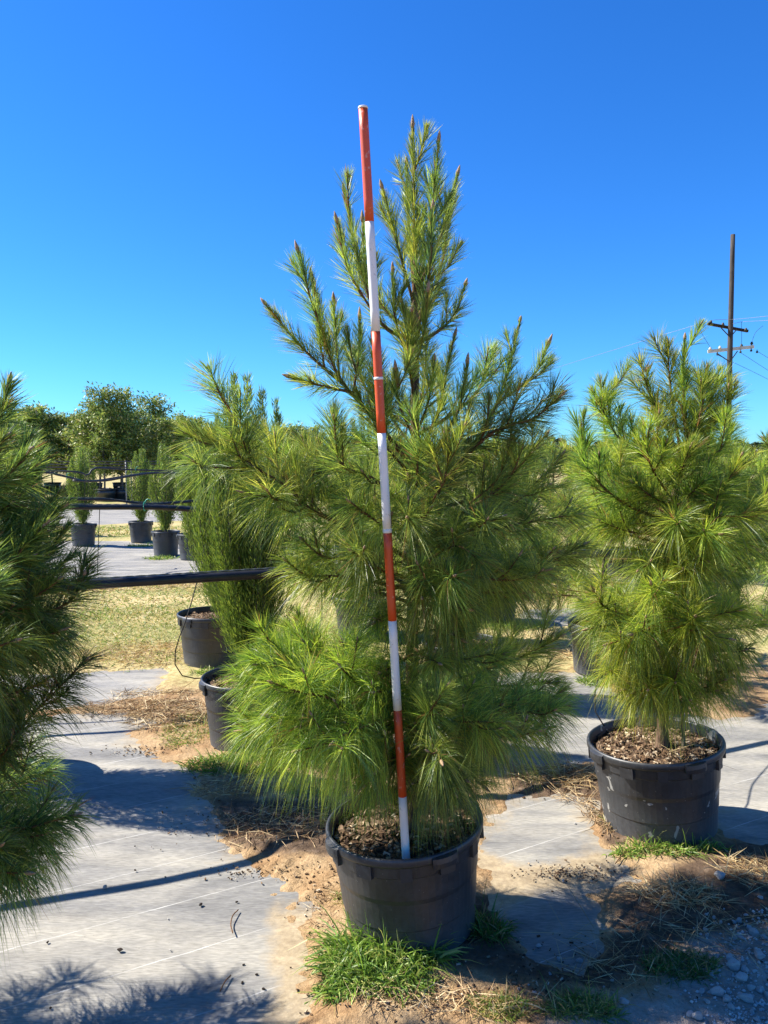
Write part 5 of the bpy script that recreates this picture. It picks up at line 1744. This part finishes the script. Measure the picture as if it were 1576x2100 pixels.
# bark crumbs spilled on the ground
a = Acc()
for i, (u, v, rx, ry, n) in enumerate([(560, 1690, 0.3, 0.16, 420), (250, 1470, 0.3, 0.1, 220), (655, 1850, 0.06, 0.16, 80), (660, 1960, 0.04, 0.12, 40), (960, 2060, 0.3, 0.06, 260), (560, 1790, 0.2, 0.05, 120), (1170, 1790, 0.13, 0.05, 230), (300, 1540, 0.18, 0.06, 140),
                                       (300, 1345, 0.4, 0.2, 320), (870, 2060, 0.2, 0.07, 200), (1180, 1990, 0.3, 0.12, 240), (1140, 1610, 0.25, 0.1, 260), (1225, 1670, 0.05, 0.22, 160)]):
    g = G(u, v)
    t = Acc()
    chips(t, n, 1.0, 0.0, (0.005, 0.016))
    V = t.v[0].reshape(-1, 8, 3)
    cen = V.mean(1, keepdims=True)
    off = V - cen
    nc = cen.copy()
    gs = np.random.default_rng(900 + i).normal(size=(n, 2)) * 0.75
    nc[:, 0, 0] = g[0] + gs[:, 0] * rx
    nc[:, 0, 1] = g[1] + gs[:, 1] * ry
    off = off * rng.uniform(0.35, 1.0, (n, 1, 1))
    nc[:, 0, 2] = ground_z(nc[:, 0, 0], nc[:, 0, 1]) + 0.004
    a.add((nc + off).reshape(-1, 3), None, t.q[0], t.c[0])
tag(a.build('bark_crumbs', 'chip', color=True), 'dark bark crumbs strewn over soil and fabric', 'bark', kind='stuff')


# stones: each one a thing
def stone_mesh(seed):
    import bmesh
    r = random.Random(seed)
    bm = bmesh.new()
    bmesh.ops.create_icosphere(bm, subdivisions=2, radius=1.0)
    pl = [(Vector((r.gauss(0, 1), r.gauss(0, 1), r.gauss(0, 1))).normalized(), r.uniform(0.5, 0.85)) for _ in range(9)]
    for vv in bm.verts:
        for nrm, dd in pl:
            k_ = vv.co.dot(nrm)
            if k_ > dd:
                vv.co -= nrm * (k_ - dd)
        vv.co *= 1 + 0.05 * r.gauss(0, 1)
    me = bpy.data.meshes.new('stone')
    bm.to_mesh(me)
    bm.free()
    me.materials.append(M['stone'])
    return me


a = Acc()
r = np.random.default_rng(77)
ico_v = norm(np.array([(0, 0, 1), (0, 0, -1), (1, 0, 0), (-1, 0, 0), (0, 1, 0), (0, -1, 0), (.6, .6, .5), (-.6, .6, -.5)], float))
oct_t = np.array([(0, 2, 4), (0, 4, 3), (0, 3, 5), (0, 5, 2), (1, 4, 2), (1, 3, 4), (1, 5, 3), (1, 2, 5)])
ng = 1500
gu, gvv = r.uniform(1390, 1640, ng), r.uniform(1870, 2130, ng)
gpts = np.array([G(x_, y_) for x_, y_ in zip(gu, gvv)])
okm = r.random(ng) < np.clip((gu - 1390) / 120 + (gvv - 2050) / 200, 0.05, 1)
gpts = gpts[okm]
gz_ = ground_z(gpts[:, 0], gpts[:, 1])
rad_ = 0.0022 + 0.0048 * r.random(len(gpts)) ** 2.2
V = ico_v[None, :6] * (rad_[:, None] * r.uniform(0.7, 1.25, (len(gpts), 6)))[:, :, None]
V = V + np.stack([gpts[:, 0], gpts[:, 1], gz_ + rad_ * 0.4], -1)[:, None]
T = (np.arange(len(gpts))[:, None, None] * 6 + oct_t[None]).reshape(-1, 3)
a.add(V.reshape(-1, 3), T)
tag(a.build('gravel', 'stone'), 'fine pale gravel around the limestone lumps', 'gravel', kind='stuff')
smesh = [stone_mesh(i) for i in range(6)]
big = [(1470, 2050, 30), (1505, 2000, 32), (1520, 2022, 30), (1555, 1975, 28), (1498, 1985, 24), (1528, 2005, 18), (1490, 2062, 24), (1545, 1930, 26), (1535, 1918, 18), (1565, 1936, 14),
       (1440, 2045, 16), (1470, 1975, 14), (1560, 2040, 22), (1575, 2050, 18), (1540, 2040, 18), (1530, 2060, 26), (1450, 2070, 16), (1500, 2078, 18), (1476, 1812, 26), (1415, 2095, 20),
       (1280, 2075, 20), (1430, 2098, 24), (1105, 1942, 14), (1147, 1968, 13), (1188, 1972, 14), (1155, 1808, 10), (1180, 1690, 6), (1560, 1850, 12), (1530, 1890, 10), (1505, 1905, 12),
       (216, 1821, 12), (345, 1885, 5), (350, 1950, 5)]
rs = random.Random(4)
for _ in range(64):
    big.append((rs.uniform(1440, 1600), rs.uniform(1880, 2130), rs.uniform(6, 15)))
for _ in range(14):
    big.append((rs.uniform(1050, 1450), rs.uniform(1960, 2110), rs.uniform(5, 10)))
for i, (u, v, s) in enumerate(big):
    g = G(u, v)
    rad = s / F0 * g[1] / 2
    o = bpy.data.objects.new('stone', smesh[i % 6])
    col.objects.link(o)
    fl = rs.uniform(0.55, 0.8)
    o.scale = (rad * rs.uniform(0.95, 1.25), rad * rs.uniform(0.8, 1.05), rad * fl)
    o.location = (g[0], g[1], float(ground_z(g[0], g[1])[0]) + rad * fl * 0.75)
    o.rotation_euler = (0, 0, rs.uniform(0, 6))
    lone = u < 1000
    tag(o, ('biggest pale pebble on the open grey fabric' if s > 8 else 'tiny pale pebble on the open grey fabric') if lone else ('small pale limestone pebble among the stones at the gravelly corner' if s < 16 else 'pale grey limestone lump lying in the gravelly corner by the straw'),
        'stone', 'pebbles on the fabric' if lone else ('limestone pebbles' if s < 16 else 'limestone lumps'))

# bark crumbs and twigs big enough to pick out on the open fabric
for i, (u, v, s) in enumerate([(247, 1951, 12), (412, 1857, 9), (104, 2069, 7), (486, 1851, 6), (98, 1934, 7), (278, 1786, 6), (527, 2000, 7), (497, 2017, 8), (541, 2030, 8), (500, 1980, 6), (400, 1597, 8), (340, 1800, 5)]):
    g = G(u, v)
    rad = s / F0 * g[1] / 2
    o = bpy.data.objects.new('bark_crumb', smesh[(i + 2) % 6].copy() if i == 0 else bpy.data.objects['bark_crumb'].data)
    if i == 0:
        o.data.materials.clear()
        o.data.materials.append(M['wood_dark'])
    col.objects.link(o)
    o.scale = (rad * 1.2, rad * 0.9, rad * 0.7)
    o.location = (g[0], g[1], rad * 0.5)
    o.rotation_euler.z = i * 1.1
    tag(o, 'dark crumb of bark lying on the open grey fabric', 'bark', 'bark crumbs on the fabric')
for pts, lab in [([(489, 1870), (478, 1884), (474, 1900), (478, 1920)], 'thin dry twig lying on the open fabric beside the sandy soil'), ([(474, 2005), (462, 2020), (452, 2038)], 'dark twig lying in the needle shadow on the fabric'),
                 ([(1262, 1775), (1272, 1765), (1280, 1756)], 'small curved twig on the sandy slab near the mud-splashed pot')]:
    a = Acc()
    w = smooth_line([G(*q) + UP * (0.008 + 0.004 * (i_ % 2)) for i_, q in enumerate(pts)], 0.01)
    tube(a, w, 0.0022, 5)
    tag(a.build('twig', 'twig', smooth=True), lab, 'twig')
